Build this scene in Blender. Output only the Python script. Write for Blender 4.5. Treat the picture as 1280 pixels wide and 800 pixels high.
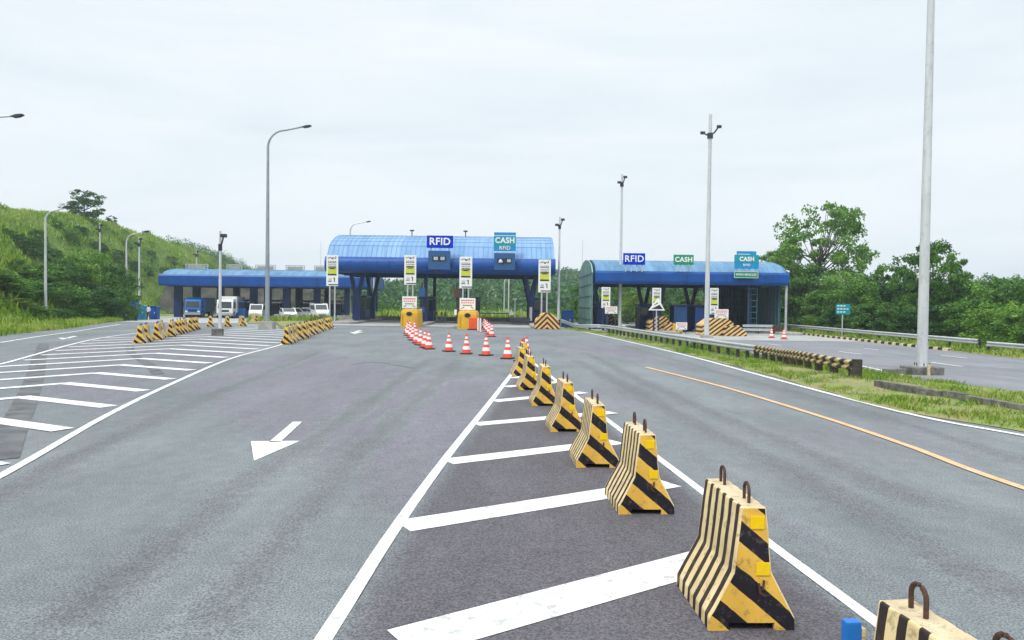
import bpy, bmesh, math, random
from mathutils import Vector, Matrix, noise
random.seed(7)
R = math.radians
scene = bpy.context.scene
for o in list(bpy.data.objects):
    bpy.data.objects.remove(o)
COL = scene.collection

# ---------------------------------------------------------------- camera
CAMZ = 2.1
cam_d = bpy.data.cameras.new('camera')
cam_d.sensor_width = 36.0
cam_d.lens = 36.0 * 924 / 1280
cam_d.clip_start = 0.05
cam_d.clip_end = 9000
cam = bpy.data.objects.new('camera', cam_d)
COL.objects.link(cam)
PITCH = math.atan(22 / 924)
CM = Matrix.Translation((0, 0, CAMZ)) @ Matrix.Rotation(R(90) - PITCH, 4, 'X') @ Matrix.Rotation(R(0.7), 4, 'Z')
cam.matrix_world = CM
scene.camera = cam

# ---------------------------------------------------------------- world, sun, exposure
SUN_EL, SUN_AZ = 52, 215          # azimuth measured clockwise from +Y
w = bpy.data.worlds.new('World'); scene.world = w; w.use_nodes = True
nt = w.node_tree; nt.nodes.clear()
def N(t, typ, **kw):
    n = t.nodes.new(typ)
    for k, v in kw.items(): setattr(n, k, v)
    return n
out = N(nt, 'ShaderNodeOutputWorld'); bg = N(nt, 'ShaderNodeBackground')
sky = N(nt, 'ShaderNodeTexSky', sky_type='NISHITA', sun_disc=False)
sky.sun_elevation = R(SUN_EL); sky.sun_rotation = R(SUN_AZ); sky.air_density = 1.2; sky.dust_density = 2.5
skb = N(nt, 'ShaderNodeMix', data_type='RGBA', blend_type='MULTIPLY'); skb.inputs[0].default_value = 1
skb.inputs[7].default_value = (1.0, 1.0, 1.0, 1)
nt.links.new(sky.outputs[0], skb.inputs[6])
tc = N(nt, 'ShaderNodeTexCoord'); mp = N(nt, 'ShaderNodeMapping'); mp.inputs['Scale'].default_value = (1.0, 1.0, 5.5)
nt.links.new(tc.outputs['Generated'], mp.inputs[0])
n1 = N(nt, 'ShaderNodeTexNoise'); n1.inputs['Scale'].default_value = 1.7; n1.inputs['Detail'].default_value = 5; n1.inputs['Roughness'].default_value = .55
n1.inputs['Distortion'].default_value = .5
nt.links.new(mp.outputs[0], n1.inputs['Vector'])
cr = N(nt, 'ShaderNodeValToRGB')
cr.color_ramp.elements[0].position = .34; cr.color_ramp.elements[0].color = (7.3, 8.1, 8.7, 1)
cr.color_ramp.elements[1].position = .62; cr.color_ramp.elements[1].color = (8.5, 9.05, 9.4, 1)
nt.links.new(n1.outputs[0], cr.inputs[0])
sep = N(nt, 'ShaderNodeSeparateXYZ'); nt.links.new(tc.outputs['Generated'], sep.inputs[0])
mr = N(nt, 'ShaderNodeMapRange'); mr.inputs[1].default_value = .42; mr.inputs[2].default_value = .95; mr.inputs[3].default_value = 1; mr.inputs[4].default_value = 2.3
nt.links.new(sep.outputs[2], mr.inputs[0])
mv = N(nt, 'ShaderNodeVectorMath', operation='SCALE'); nt.links.new(cr.outputs[0], mv.inputs[0]); nt.links.new(mr.outputs[0], mv.inputs[3])
mx = N(nt, 'ShaderNodeMix', data_type='RGBA'); mx.inputs[0].default_value = .95
nt.links.new(skb.outputs[2], mx.inputs[6]); nt.links.new(mv.outputs[0], mx.inputs[7])
nt.links.new(mx.outputs[2], bg.inputs[0]); bg.inputs[1].default_value = .1
nt.links.new(bg.outputs[0], out.inputs[0])
sd = bpy.data.lights.new('sun', 'SUN'); sd.energy = 1.9; sd.angle = R(10); sd.color = (1, .96, .9)
so = bpy.data.objects.new('sun', sd); COL.objects.link(so)
_a = R(SUN_AZ); sv = Vector((math.sin(_a) * math.cos(R(SUN_EL)), math.cos(_a) * math.cos(R(SUN_EL)), math.sin(R(SUN_EL))))
so.rotation_euler = sv.to_track_quat('Z', 'Y').to_euler(); so.location = sv * 60
vs = scene.view_settings; vs.view_transform = 'Standard'; vs.look = 'None'; vs.gamma = 1; vs.exposure = 0.17; vs.use_curve_mapping = False
scene.render.engine = 'CYCLES'

# ---------------------------------------------------------------- helpers
def interp(tab, t):
    if t <= tab[0][0]: return tab[0][1]
    for (a, b), (c, d) in zip(tab, tab[1:]):
        if t <= c: return b + (d - b) * (t - a) / (c - a)
    return tab[-1][1]
def ss(a, b, t):
    t = max(0, min(1, (t - a) / (b - a))); return t * t * (3 - 2 * t)
XN = [(-20,24),(0,14),(8,10.5),(12.6,8.75),(14.8,7.85),(17,7.75),(22,7.8),(30,7.55),(42,6.8),(52,5.7),(62,3.8),(70,3.6),(110,3.6)]
XF = [(-20,28),(0,18),(12,14.2),(18.6,12.9),(21,12.5),(24,11.9),(30,11.3),(40,10.4),(53,8.6),(62,6.4),(66,5.6),(110,5.4)]
XO = [(-20,36),(0,30),(20,27.2),(38,26.4),(110,26.3)]
XL = [(-20,-24),(20,-24.5),(33,-25.7),(39,-27.2),(50,-30),(68,-36),(85,-47),(100,-51),(125,-54)]
XB = [(-40,-29),(30,-29),(39,-30.5),(55,-35),(68,-39.5),(85,-50),(100,-54),(150,-62),(200,-70),(300,-88),(500,-120),(900,-200)]
HH = [(-40,12),(50,12.2),(75,12.9),(130,16),(200,15),(260,12.5),(330,8),(420,4),(900,3)]
def hgt(x, y):
    xn, xf = interp(XN, y), interp(XF, y)
    z = -.5 * ss(xn + .2, xf - .1, x) * ss(16, 38, y)
    z += -.5 * ss(62, 88, y) * ss(-18, -30, x)
    xb = interp(XB, y)
    if x < xb:
        d = xb - x
        nz = noise.noise(Vector((x * .07, y * .05, 3.1)))
        z += interp(HH, y) * ss(-1.5, 15 + 3 * nz, d) + .9 * ss(2, 9, d) * noise.noise(Vector((x * .17, y * .17, 0))) + min(8, .03 * max(0, d - 15))
        z += 1.2 * ss(8, 18, d) * nz
    if y > 100:
        n2 = noise.noise(Vector((x * .012, y * .01, 7.7)))
        hill = (11 + 5 * n2) * ss(118, 330, y) * ss(-75, -12, x)
        hill *= 1 - .55 * ss(50, 170, x)
        z += hill
    return z
def ray(px, py):
    return (CM.to_3x3() @ Vector(((px - 640) / 924, (400 - py) / 924, -1)))
def G(px, py, dz=0):
    d = ray(px, py); z = 0
    for _ in range(12):
        t = (z + dz - CAMZ) / d.z
        p = Vector((0, 0, CAMZ)) + d * t
        if p.y > 200 or t < 0: p = Vector((0, 0, CAMZ)) + d * 200
        z = hgt(p.x, p.y)
    return Vector((p.x, p.y, z))
def P(px, py, Y):
    d = ray(px, py); return Vector((0, 0, CAMZ)) + d * (Y / d.y)
def onground(px, Y):
    p = P(px, 400, Y); return Vector((p.x, Y, hgt(p.x, Y)))

class MB:
    def __init__(s): s.v = []; s.f = []; s.m = []
    def add(s, vs, fs, m=0):
        b = len(s.v); s.v += [tuple(v) for v in vs]
        for f in fs: s.f.append([b + i for i in f]); s.m.append(m)
        return s
    def box(s, c, d, rz=0, m=0, taper=1.0):
        hx, hy, hz = d[0] / 2, d[1] / 2, d[2] / 2; ca, sa = math.cos(rz), math.sin(rz); vs = []
        for z in (-1, 1):
            k = taper if z == 1 else 1
            for x, y in ((-1, -1), (1, -1), (1, 1), (-1, 1)):
                X, Y = x * hx * k, y * hy * k
                vs.append((c[0] + X * ca - Y * sa, c[1] + X * sa + Y * ca, c[2] + z * hz))
        return s.add(vs, [(0, 3, 2, 1), (4, 5, 6, 7), (0, 1, 5, 4), (1, 2, 6, 5), (2, 3, 7, 6), (3, 0, 4, 7)], m)
    def prism_y(s, prof, y0, y1, m=0, mcap=None):      # prof: (x,z) counter-clockwise seen from -y
        n = len(prof)
        vs = [(x, y0, z) for x, z in prof] + [(x, y1, z) for x, z in prof]
        s.add(vs, [(i, i + n, (i + 1) % n + n, (i + 1) % n) for i in range(n)], m)
        s.add(vs, [tuple(range(n)), tuple(range(2 * n - 1, n - 1, -1))], m if mcap is None else mcap)
        return s
    def prism_x(s, prof, x0, x1, m=0, mcap=None):      # prof: (y,z)
        n = len(prof)
        vs = [(x0, y, z) for y, z in prof] + [(x1, y, z) for y, z in prof]
        s.add(vs, [((i + 1) % n, (i + 1) % n + n, i + n, i) for i in range(n)], m)
        s.add(vs, [tuple(range(n - 1, -1, -1)), tuple(range(n, 2 * n))], m if mcap is None else mcap)
        return s
    def prism_z(s, prof, z0, z1, m=0):
        n = len(prof)
        vs = [(x, y, z0) for x, y in prof] + [(x, y, z1) for x, y in prof]
        return s.add(vs, [(i, (i + 1) % n, (i + 1) % n + n, i + n) for i in range(n)] + [tuple(range(n - 1, -1, -1)), tuple(range(n, 2 * n))], m)
    def tube(s, pts, rad, n=8, m=0, cap=True):
        pts = [Vector(p) for p in pts]
        if not isinstance(rad, (list, tuple)): rad = [rad] * len(pts)
        vs = []
        for i, p in enumerate(pts):
            t = (pts[min(i + 1, len(pts) - 1)] - pts[max(i - 1, 0)]).normalized()
            u = t.cross(Vector((0.02, 1, 0.03)))
            if u.length < .1: u = t.cross(Vector((1, 0, 0)))
            u.normalize(); v = t.cross(u)
            for k in range(n):
                a = 2 * math.pi * k / n
                vs.append(p + (u * math.cos(a) + v * math.sin(a)) * rad[i])
        fs = []
        for i in range(len(pts) - 1):
            for k in range(n):
                fs.append((i * n + k, i * n + (k + 1) % n, (i + 1) * n + (k + 1) % n, (i + 1) * n + k))
        if cap: fs += [tuple(range(n))[::-1], tuple(range((len(pts) - 1) * n, len(pts) * n))]
        return s.add(vs, fs, m)
    def lathe(s, prof, c=(0, 0, 0), n=16, m=0, mats=None):
        vs = []
        for r, z in prof:
            for k in range(n):
                a = 2 * math.pi * k / n; vs.append((c[0] + r * math.cos(a), c[1] + r * math.sin(a), c[2] + z))
        for i in range(len(prof) - 1):
            b = len(s.v)
        base = len(s.v); s.v += vs
        for i in range(len(prof) - 1):
            for k in range(n):
                s.f.append([base + i * n + k, base + i * n + (k + 1) % n, base + (i + 1) * n + (k + 1) % n, base + (i + 1) * n + k])
                s.m.append(mats[i] if mats else m)
        return s
    def sweep(s, path, prof, m=0, closed=True, cap=True):   # path list of Vector; prof (side,z)
        vs = []; n = len(prof)
        for i, p in enumerate(path):
            t = (path[min(i + 1, len(path) - 1)] - path[max(i - 1, 0)]); t.z = 0; t.normalize()
            sd_ = Vector((t.y, -t.x, 0))
            for a, z in prof: vs.append(p + sd_ * a + Vector((0, 0, z)))
        fs = []
        kk = n if closed else n - 1
        for i in range(len(path) - 1):
            for k in range(kk):
                fs.append((i * n + k, i * n + (k + 1) % n, (i + 1) * n + (k + 1) % n, (i + 1) * n + k))
        if closed and cap: fs += [tuple(range(n))[::-1], tuple(range((len(path) - 1) * n, len(path) * n))]
        return s.add(vs, fs, m)
    def mesh(s, name, mats, smooth=False):
        me = bpy.data.meshes.new(name); me.from_pydata(s.v, [], s.f)
        if not isinstance(mats, (list, tuple)): mats = [mats]
        for mt in mats: me.materials.append(mt)
        me.polygons.foreach_set('material_index', s.m)
        if smooth: me.polygons.foreach_set('use_smooth', [True] * len(me.polygons))
        me.update(); return me
    def build(s, name, mats, parent=None, smooth=False, fix=True, bevel=0):
        me = s.mesh(name, mats, smooth)
        if fix:
            bm = bmesh.new(); bm.from_mesh(me)
            if not smooth: bmesh.ops.recalc_face_normals(bm, faces=bm.faces)
            if bevel:
                bmesh.ops.remove_doubles(bm, verts=bm.verts, dist=1e-5)
                bmesh.ops.bevel(bm, geom=[e for e in bm.edges if e.is_manifold and e.calc_face_angle(0) > .35], offset=bevel, segments=2, profile=.6, affect='EDGES', clamp_overlap=True)
            bm.to_mesh(me); bm.free()
        if smooth and fix:
            try: me.set_sharp_from_angle(angle=R(40))
            except Exception: pass
        o = bpy.data.objects.new(name, me); COL.objects.link(o)
        if parent: o.parent = parent
        return o
def tag(o, label, cat, group=None):
    o['label'] = label; o['category'] = cat
    if group: o['group'] = group
    return o
def thing(name, label, cat, loc=(0, 0, 0), rz=0, group=None):
    o = bpy.data.objects.new(name, None); COL.objects.link(o)
    o.empty_display_size = .3; o.location = loc; o.rotation_euler = (0, 0, rz)
    return tag(o, label, cat, group)
def struct(o): o['kind'] = 'structure'; return o
def stuff(o, label, cat): tag(o, label, cat); o['kind'] = 'stuff'; return o
def copy_tree(o, parent=None, loc=None, rz=None, label=None, scale=None):
    c = o.copy(); COL.objects.link(c)
    if parent: c.parent = parent
    if loc is not None: c.location = loc
    if rz is not None: c.rotation_euler = (0, 0, rz)
    if label: c['label'] = label
    if scale is not None: c.scale = scale
    for ch in [q for q in KIDS.get(o.name, [])]: 
        k = copy_tree(ch, c)
        KIDS.setdefault(c.name, []).append(k)
    return c
KIDS = {}
def reg(root):
    for o in list(COL.objects):
        if o.parent:
            l = KIDS.setdefault(o.parent.name, [])
            if o not in l: l.append(o)
ORD = ['first','second','third','fourth','fifth','sixth','seventh','eighth','ninth','tenth','eleventh','twelfth','thirteenth','fourteenth','fifteenth','sixteenth','seventeenth','eighteenth','nineteenth','twentieth','twenty-first','twenty-second','twenty-third','twenty-fourth','twenty-fifth','twenty-sixth','twenty-seventh','twenty-eighth','twenty-ninth','thirtieth']

# ---------------------------------------------------------------- materials
def mat(name, col, rough=.6, metal=0, var=.15, scale=3, bump=0, bscale=40, col2=None, spec=.4, contrast=(.35,.65), coords='Object', stretch=None, grime=0, gpos=(.52,.7), gcol=(.1,.085,.065)):
    m = bpy.data.materials.new(name); m.use_nodes = True; t = m.node_tree; b = t.nodes['Principled BSDF']
    b.inputs['Roughness'].default_value = rough; b.inputs['Metallic'].default_value = metal; b.inputs['Specular IOR Level'].default_value = spec
    tc = N(t, 'ShaderNodeTexCoord'); nz = N(t, 'ShaderNodeTexNoise'); nz.inputs['Scale'].default_value = scale; nz.inputs['Detail'].default_value = 6; nz.inputs['Roughness'].default_value = .6
    vec = tc.outputs[coords]
    if stretch:
        mp = N(t, 'ShaderNodeMapping'); mp.inputs['Scale'].default_value = stretch; t.links.new(vec, mp.inputs[0]); vec = mp.outputs[0]
    t.links.new(vec, nz.inputs['Vector'])
    r = N(t, 'ShaderNodeValToRGB'); r.color_ramp.elements[0].position = contrast[0]; r.color_ramp.elements[1].position = contrast[1]
    c2 = col2 or tuple(c * (1 - var) for c in col)
    r.color_ramp.elements[0].color = (*c2, 1); r.color_ramp.elements[1].color = (*col, 1)
    t.links.new(nz.outputs[0], r.inputs[0]); colout = r.outputs[0]
    if grime:
        g = N(t, 'ShaderNodeTexNoise'); g.inputs['Scale'].default_value = scale * 4; g.inputs['Detail'].default_value = 8; g.inputs['Roughness'].default_value = .75
        t.links.new(tc.outputs[coords], g.inputs['Vector'])
        gr = N(t, 'ShaderNodeValToRGB'); gr.color_ramp.elements[0].position = gpos[0]; gr.color_ramp.elements[1].position = gpos[1]
        gr.color_ramp.elements[0].color = (0, 0, 0, 1); gr.color_ramp.elements[1].color = (grime, grime, grime, 1)
        t.links.new(g.outputs[0], gr.inputs[0])
        mxx = N(t, 'ShaderNodeMix', data_type='RGBA'); mxx.inputs[7].default_value = (*gcol, 1)
        t.links.new(gr.outputs[0], mxx.inputs[0]); t.links.new(colout, mxx.inputs[6]); colout = mxx.outputs[2]
    t.links.new(colout, b.inputs['Base Color'])
    if bump:
        bn = N(t, 'ShaderNodeTexNoise'); bn.inputs['Scale'].default_value = bscale; bn.inputs['Detail'].default_value = 4; t.links.new(tc.outputs[coords], bn.inputs['Vector'])
        bp = N(t, 'ShaderNodeBump'); bp.inputs['Strength'].default_value = bump; bp.inputs['Distance'].default_value = .02
        t.links.new(bn.outputs[0], bp.inputs['Height']); t.links.new(bp.outputs[0], b.inputs['Normal'])
    return m
def math_(t, op, a, b=None, c=None):
    n = N(t, 'ShaderNodeMath', operation=op)
    for i, v in enumerate((a, b, c)):
        if v is None: continue
        if isinstance(v, (int, float)): n.inputs[i].default_value = v
        else: t.links.new(v, n.inputs[i])
    return n.outputs[0]
def stripes(name, colA, colB, expr, period, duty, rough=.6, wob=.02, grime=.5, bump=.25, coords='Object'):
    """expr: (ax,ay,az) weights on object coordinates; colB where fract(u/period) < duty"""
    m = bpy.data.materials.new(name); m.use_nodes = True; t = m.node_tree; b = t.nodes['Principled BSDF']; b.inputs['Roughness'].default_value = rough
    b.inputs['Specular IOR Level'].default_value = .3
    tc = N(t, 'ShaderNodeTexCoord'); s = N(t, 'ShaderNodeSeparateXYZ'); t.links.new(tc.outputs[coords], s.inputs[0])
    u = None
    for i, k in enumerate(expr[:3]):
        if not k: continue
        src = s.outputs[i]
        if len(expr) > 4 and i == 0 and expr[4] == 'abs': src = math_(t, 'ABSOLUTE', src)
        q = math_(t, 'MULTIPLY', src, k); u = q if u is None else math_(t, 'ADD', u, q)
    oi = N(t, 'ShaderNodeObjectInfo')
    nz = N(t, 'ShaderNodeTexNoise'); nz.inputs['Scale'].default_value = 9; nz.inputs['Detail'].default_value = 6
    nz.noise_dimensions = '4D'; t.links.new(tc.outputs[coords], nz.inputs['Vector']); t.links.new(math_(t, 'MULTIPLY', oi.outputs['Random'], 50), nz.inputs['W'])
    u = math_(t, 'ADD', u, math_(t, 'MULTIPLY', math_(t, 'SUBTRACT', nz.outputs[0], .5), wob))
    u = math_(t, 'ADD', u, expr[3])
    fr = math_(t, 'FRACT', math_(t, 'DIVIDE', u, period))
    k = math_(t, 'LESS_THAN', fr, duty)
    mx = N(t, 'ShaderNodeMix', data_type='RGBA'); mx.inputs[6].default_value = (*colA, 1); mx.inputs[7].default_value = (*colB, 1); t.links.new(k, mx.inputs[0])
    # worn chips and dirt
    g = N(t, 'ShaderNodeTexNoise'); g.noise_dimensions = '4D'; g.inputs['Scale'].default_value = 16; g.inputs['Detail'].default_value = 9; g.inputs['Roughness'].default_value = .72
    t.links.new(tc.outputs[coords], g.inputs['Vector']); t.links.new(math_(t, 'MULTIPLY', oi.outputs['Random'], 31), g.inputs['W'])
    gr = N(t, 'ShaderNodeValToRGB'); gr.color_ramp.elements[0].position = .545; gr.color_ramp.elements[1].position = .62
    gr.color_ramp.elements[0].color = (0, 0, 0, 1); gr.color_ramp.elements[1].color = (grime, grime, grime, 1); t.links.new(g.outputs[0], gr.inputs[0])
    m2 = N(t, 'ShaderNodeMix', data_type='RGBA'); m2.inputs[7].default_value = (.16, .12, .08, 1); t.links.new(gr.outputs[0], m2.inputs[0]); t.links.new(mx.outputs[2], m2.inputs[6])
    g2 = N(t, 'ShaderNodeTexNoise'); g2.inputs['Scale'].default_value = 3; g2.inputs['Detail'].default_value = 4; t.links.new(tc.outputs[coords], g2.inputs['Vector'])
    hs = N(t, 'ShaderNodeMix', data_type='RGBA', blend_type='MULTIPLY'); hs.inputs[0].default_value = 1
    cr = N(t, 'ShaderNodeValToRGB'); cr.color_ramp.elements[0].color = (.72, .70, .66, 1); cr.color_ramp.elements[1].color = (1, 1, 1, 1); cr.color_ramp.elements[0].position = .3; cr.color_ramp.elements[1].position = .6
    t.links.new(g2.outputs[0], cr.inputs[0]); t.links.new(m2.outputs[2], hs.inputs[6]); t.links.new(cr.outputs[0], hs.inputs[7])
    t.links.new(hs.outputs[2], b.inputs['Base Color'])
    bp = N(t, 'ShaderNodeBump'); bp.inputs['Strength'].default_value = bump; bp.inputs['Distance'].default_value = .01
    t.links.new(g.outputs[0], bp.inputs['Height']); t.links.new(bp.outputs[0], b.inputs['Normal'])
    return m
def asphalt(name, base, purple, dark, fine=.42, target=None):
    m = bpy.data.materials.new(name); m.use_nodes = True; t = m.node_tree; b = t.nodes['Principled BSDF']; b.inputs['Roughness'].default_value = .82; b.inputs['Specular IOR Level'].default_value = .35
    tc = N(t, 'ShaderNodeTexCoord')
    def nz(sc, det=5, rough=.6, stretch=None):
        n = N(t, 'ShaderNodeTexNoise'); n.inputs['Scale'].default_value = sc; n.inputs['Detail'].default_value = det; n.inputs['Roughness'].default_value = rough
        if stretch:
            mp = N(t, 'ShaderNodeMapping'); mp.inputs['Scale'].default_value = stretch; t.links.new(tc.outputs['Object'], mp.inputs[0]); t.links.new(mp.outputs[0], n.inputs[0])
        else: t.links.new(tc.outputs['Object'], n.inputs[0])
        return n.outputs[0]
    def ramp(src, p0, p1, c0, c1):
        r = N(t, 'ShaderNodeValToRGB'); r.color_ramp.elements[0].position = p0; r.color_ramp.elements[1].position = p1
        r.color_ramp.elements[0].color = (*c0, 1); r.color_ramp.elements[1].color = (*c1, 1); t.links.new(src, r.inputs[0]); return r.outputs[0]
    def mixc(f, a, bb, blend='MIX'):
        x = N(t, 'ShaderNodeMix', data_type='RGBA', blend_type=blend)
        if isinstance(f, (int, float)): x.inputs[0].default_value = f
        else: t.links.new(f, x.inputs[0])
        for i, v in ((6, a), (7, bb)):
            if isinstance(v, tuple): x.inputs[i].default_value = (*v, 1)
            else: t.links.new(v, x.inputs[i])
        return x.outputs[2]
    c = mixc(ramp(nz(.16, 4), .42, .62, (0,0,0), (1,1,1)), base, dark)
    c = mixc(ramp(nz(.09, 3, .5), .52, .6, (0,0,0), (.6,.6,.6)), c, purple)
    if target:
        at = N(t, 'ShaderNodeAttribute', attribute_name='wear')
        f_ = math_(t, 'MULTIPLY', at.outputs['Fac'], math_(t, 'ADD', .55, math_(t, 'MULTIPLY', nz(.5, 4), .9)))
        f_ = math_(t, 'MINIMUM', f_, 1)
        c = mixc(f_, c, target)
    c = mixc(1, c, ramp(nz(.8, 6, .7, (1, .25, 1)), .3, .7, (.80,.80,.80), (1.16,1.16,1.16)), 'MULTIPLY')
    c = mixc(1, c, ramp(nz(4, 6, .75), .3, .7, (.84,.84,.84), (1.12,1.12,1.12)), 'MULTIPLY')
    sp = nz(60, 2, .8)
    c = mixc(1, c, ramp(sp, .40, .60, (1-fine,)*3, (1+fine,)*3), 'MULTIPLY')
    # oil spots
    c = mixc(ramp(nz(.55, 3, .5), .70, .76, (0,0,0), (.4,.4,.4)), c, (.11, .115, .12))
    t.links.new(c, b.inputs['Base Color'])
    bp = N(t, 'ShaderNodeBump'); bp.inputs['Strength'].default_value = .5; bp.inputs['Distance'].default_value = .006
    t.links.new(sp, bp.inputs['Height']); t.links.new(bp.outputs[0], b.inputs['Normal'])
    return m
def leafmat(name, cols, trans=.25, clump=.5):
    m = bpy.data.materials.new(name); m.use_nodes = True; t = m.node_tree; b = t.nodes['Principled BSDF']; b.inputs['Roughness'].default_value = .55; b.inputs['Specular IOR Level'].default_value = .25
    ge = N(t, 'ShaderNodeNewGeometry'); tc = N(t, 'ShaderNodeTexCoord'); oi = N(t, 'ShaderNodeObjectInfo')
    nz = N(t, 'ShaderNodeTexNoise'); nz.inputs['Scale'].default_value = clump; nz.inputs['Detail'].default_value = 2
    t.links.new(ge.outputs['Position'], nz.inputs['Vector'])
    f = math_(t, 'ADD', math_(t, 'MULTIPLY', ge.outputs['Random Per Island'], .45), math_(t, 'MULTIPLY', math_(t, 'SUBTRACT', nz.outputs[0], .3), 1.2))
    f = math_(t, 'ADD', f, math_(t, 'MULTIPLY', math_(t, 'SUBTRACT', oi.outputs['Random'], .5), .3))
    r = N(t, 'ShaderNodeValToRGB'); e = r.color_ramp.elements
    e[0].position = .05; e[0].color = (*cols[0], 1); e[1].position = .95; e[1].color = (*cols[-1], 1)
    for i, cc in enumerate(cols[1:-1]):
        q = e.new(.05 + .9 * (i + 1) / (len(cols) - 1)); q.color = (*cc, 1)
    t.links.new(f, r.inputs[0]); t.links.new(r.outputs[0], b.inputs['Base Color'])
    tr = N(t, 'ShaderNodeBsdfTranslucent'); t.links.new(r.outputs[0], tr.inputs[0])
    ms = N(t, 'ShaderNodeMixShader'); ms.inputs[0].default_value = trans
    t.links.new(b.outputs[0], ms.inputs[1]); t.links.new(tr.outputs[0], ms.inputs[2]); t.links.new(ms.outputs[0], t.nodes['Material Output'].inputs[0])
    return m

M = {}
A_ARGS = ((.172,.188,.196), (.183,.172,.196), (.138,.155,.162))
M['asphalt'] = asphalt('asphalt', *A_ARGS)
M['asphalt_new'] = asphalt('asphalt_purple', *A_ARGS, target=(.16,.155,.178))
M['asphalt_dark'] = asphalt('asphalt_dark', *A_ARGS, target=(.098,.09,.102))
M['asphalt_pale'] = asphalt('asphalt_pale', (.20,.205,.225), (.22,.205,.225), (.175,.185,.2), .2)
M['concrete_road'] = mat('concrete_road', (.42,.42,.40), .85, var=.3, scale=.6, bump=.2, bscale=30, grime=.3)
M['concrete'] = mat('concrete', (.40,.39,.36), .85, var=.3, scale=1.5, bump=.4, bscale=25, grime=.6)
M['old_concrete'] = mat('old_concrete', (.22,.21,.19), .9, col2=(.07,.07,.065), scale=5, bump=.6, bscale=25, grime=.6)
M['paint'] = mat('white_paint', (.76,.76,.75), .65, col2=(.60,.61,.61), scale=2.2, bump=.3, bscale=70, grime=.62, contrast=(.35,.6), gpos=(.53,.60), gcol=(.22,.225,.23))
M['paint_worn'] = mat('worn_white_paint', (.72,.72,.70), .7, col2=(.45,.46,.46), scale=6, contrast=(.38,.5))
M['paint_orange'] = mat('orange_paint', (.76,.36,.13), .6, col2=(.70,.45,.27), scale=2.5, contrast=(.35,.65), grime=.5, gpos=(.52,.6), gcol=(.25,.24,.23))
M['track'] = asphalt('asphalt_wheel_track', *A_ARGS, target=(.134,.139,.148))
M['skid'] = mat('tyre_mark', (.075,.075,.082), .8, col2=(.13,.135,.14), scale=2, contrast=(.4,.6))
M['seam'] = mat('sealed_seam', (.145,.15,.16), .8, col2=(.2,.21,.22), scale=3, contrast=(.35,.6))
M['timber'] = mat('weathered_post', (.075,.062,.05), .9, col2=(.03,.025,.022), scale=5, bump=.5, bscale=20)
M['ground'] = mat('ground_grass', (.20,.28,.05), .95, col2=(.10,.17,.03), scale=.25, bump=.6, bscale=6)
M['verge'] = mat('verge_turf', (.17,.23,.045), .95, col2=(.25,.22,.10), scale=1.1, bump=.7, bscale=14, contrast=(.46,.6), grime=.35)
M['rock'] = mat('rock_cut', (.095,.085,.075), .95, col2=(.03,.04,.022), scale=.6, bump=.9, bscale=3)
M['galv'] = mat('galvanised_steel', (.55,.57,.60), .45, .35, var=.2, scale=2, grime=.15)
M['pole_pale'] = mat('pale_painted_pole', (.62,.64,.67), .5, .1, var=.22, scale=1.2, grime=.3, stretch=(4,4,.6))
M['pole_grey'] = mat('grey_painted_pole', (.32,.36,.41), .5, .2, var=.2, scale=1.5)
M['dark_metal'] = mat('dark_metal', (.04,.045,.06), .5, .3)
M['rust'] = mat('rusty_steel', (.13,.06,.04), .75, .3, col2=(.06,.035,.03), scale=30, bump=.4, bscale=120)
M['navy'] = mat('navy_painted_steel', (.008,.032,.14), .45, var=.3, scale=1)
M['blue'] = mat('blue_fascia', (.0,.07,.32), .42, var=.25, scale=.8, stretch=(1,1,.3), grime=.1, spec=.35)
M['blue_dk'] = mat('dark_blue_fascia', (.012,.05,.22), .35, var=.2, scale=.6, spec=.5)
M['skyblue'] = mat('blue_plastic', (.01,.16,.55), .35, var=.15, scale=2)
M['teal'] = mat('teal_plastic', (.02,.28,.38), .4, var=.15, scale=2)
M['sign_blue'] = mat('sign_blue', (.0,.03,.50), .7, var=.06, spec=.08)
M['sign_steel'] = mat('sign_steel_blue', (.02,.09,.24), .4, var=.12)
M['sign_teal'] = mat('sign_teal', (.0,.28,.33), .4, var=.06)
M['sign_cyan'] = mat('sign_cyan', (.0,.25,.55), .4, var=.06)
M['sign_green'] = mat('sign_green', (.0,.25,.12), .4, var=.06)
M['white'] = mat('white_enamel', (.8,.8,.8), .4, var=.08)
M['black'] = mat('black_paint', (.012,.012,.016), .5, var=.2)
M['glass'] = mat('dark_glass', (.02,.03,.04), .08, spec=.8, var=.2)
M['yellow'] = mat('yellow_plastic', (.75,.42,.02), .5, col2=(.62,.36,.03), scale=2.5, grime=.35)
M['reflector'] = mat('yellow_reflector', (.9,.58,.0), .3, var=.1, scale=20)
M['lime'] = mat('lime_print', (.55,.62,.06), .5, var=.1)
M['red'] = mat('red_plastic', (.62,.03,.02), .45, var=.15)
M['orange'] = mat('orange_plastic', (.85,.10,.025), .45, var=.15)
M['coneorange'] = mat('cone_orange', (.85,.085,.045), .5, var=.15, scale=6, grime=.2)
M['conewhite'] = mat('cone_reflective_band', (.85,.82,.82), .35, var=.1)
M['rubber'] = mat('black_rubber', (.02,.02,.022), .7, var=.2)
M['bark'] = mat('bark', (.14,.11,.08), .9, col2=(.07,.055,.04), scale=4, bump=.8, bscale=12)
M['digit'] = mat('display_digit', (.6,.7,.75), .5)
M['led'] = mat('display_panel', (.02,.025,.03), .3)
M['b_side'] = stripes('barrier_side_stripes', (.80,.62,.34), (.035,.022,.02), (0,1,0,.36), .135, .44, wob=.012)
M['b_end'] = stripes('barrier_end_stripes', (.80,.47,.075), (.014,.012,.02), (-.85,0,-1.0,.645+3.1), .31, .47, wob=.03)
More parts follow.
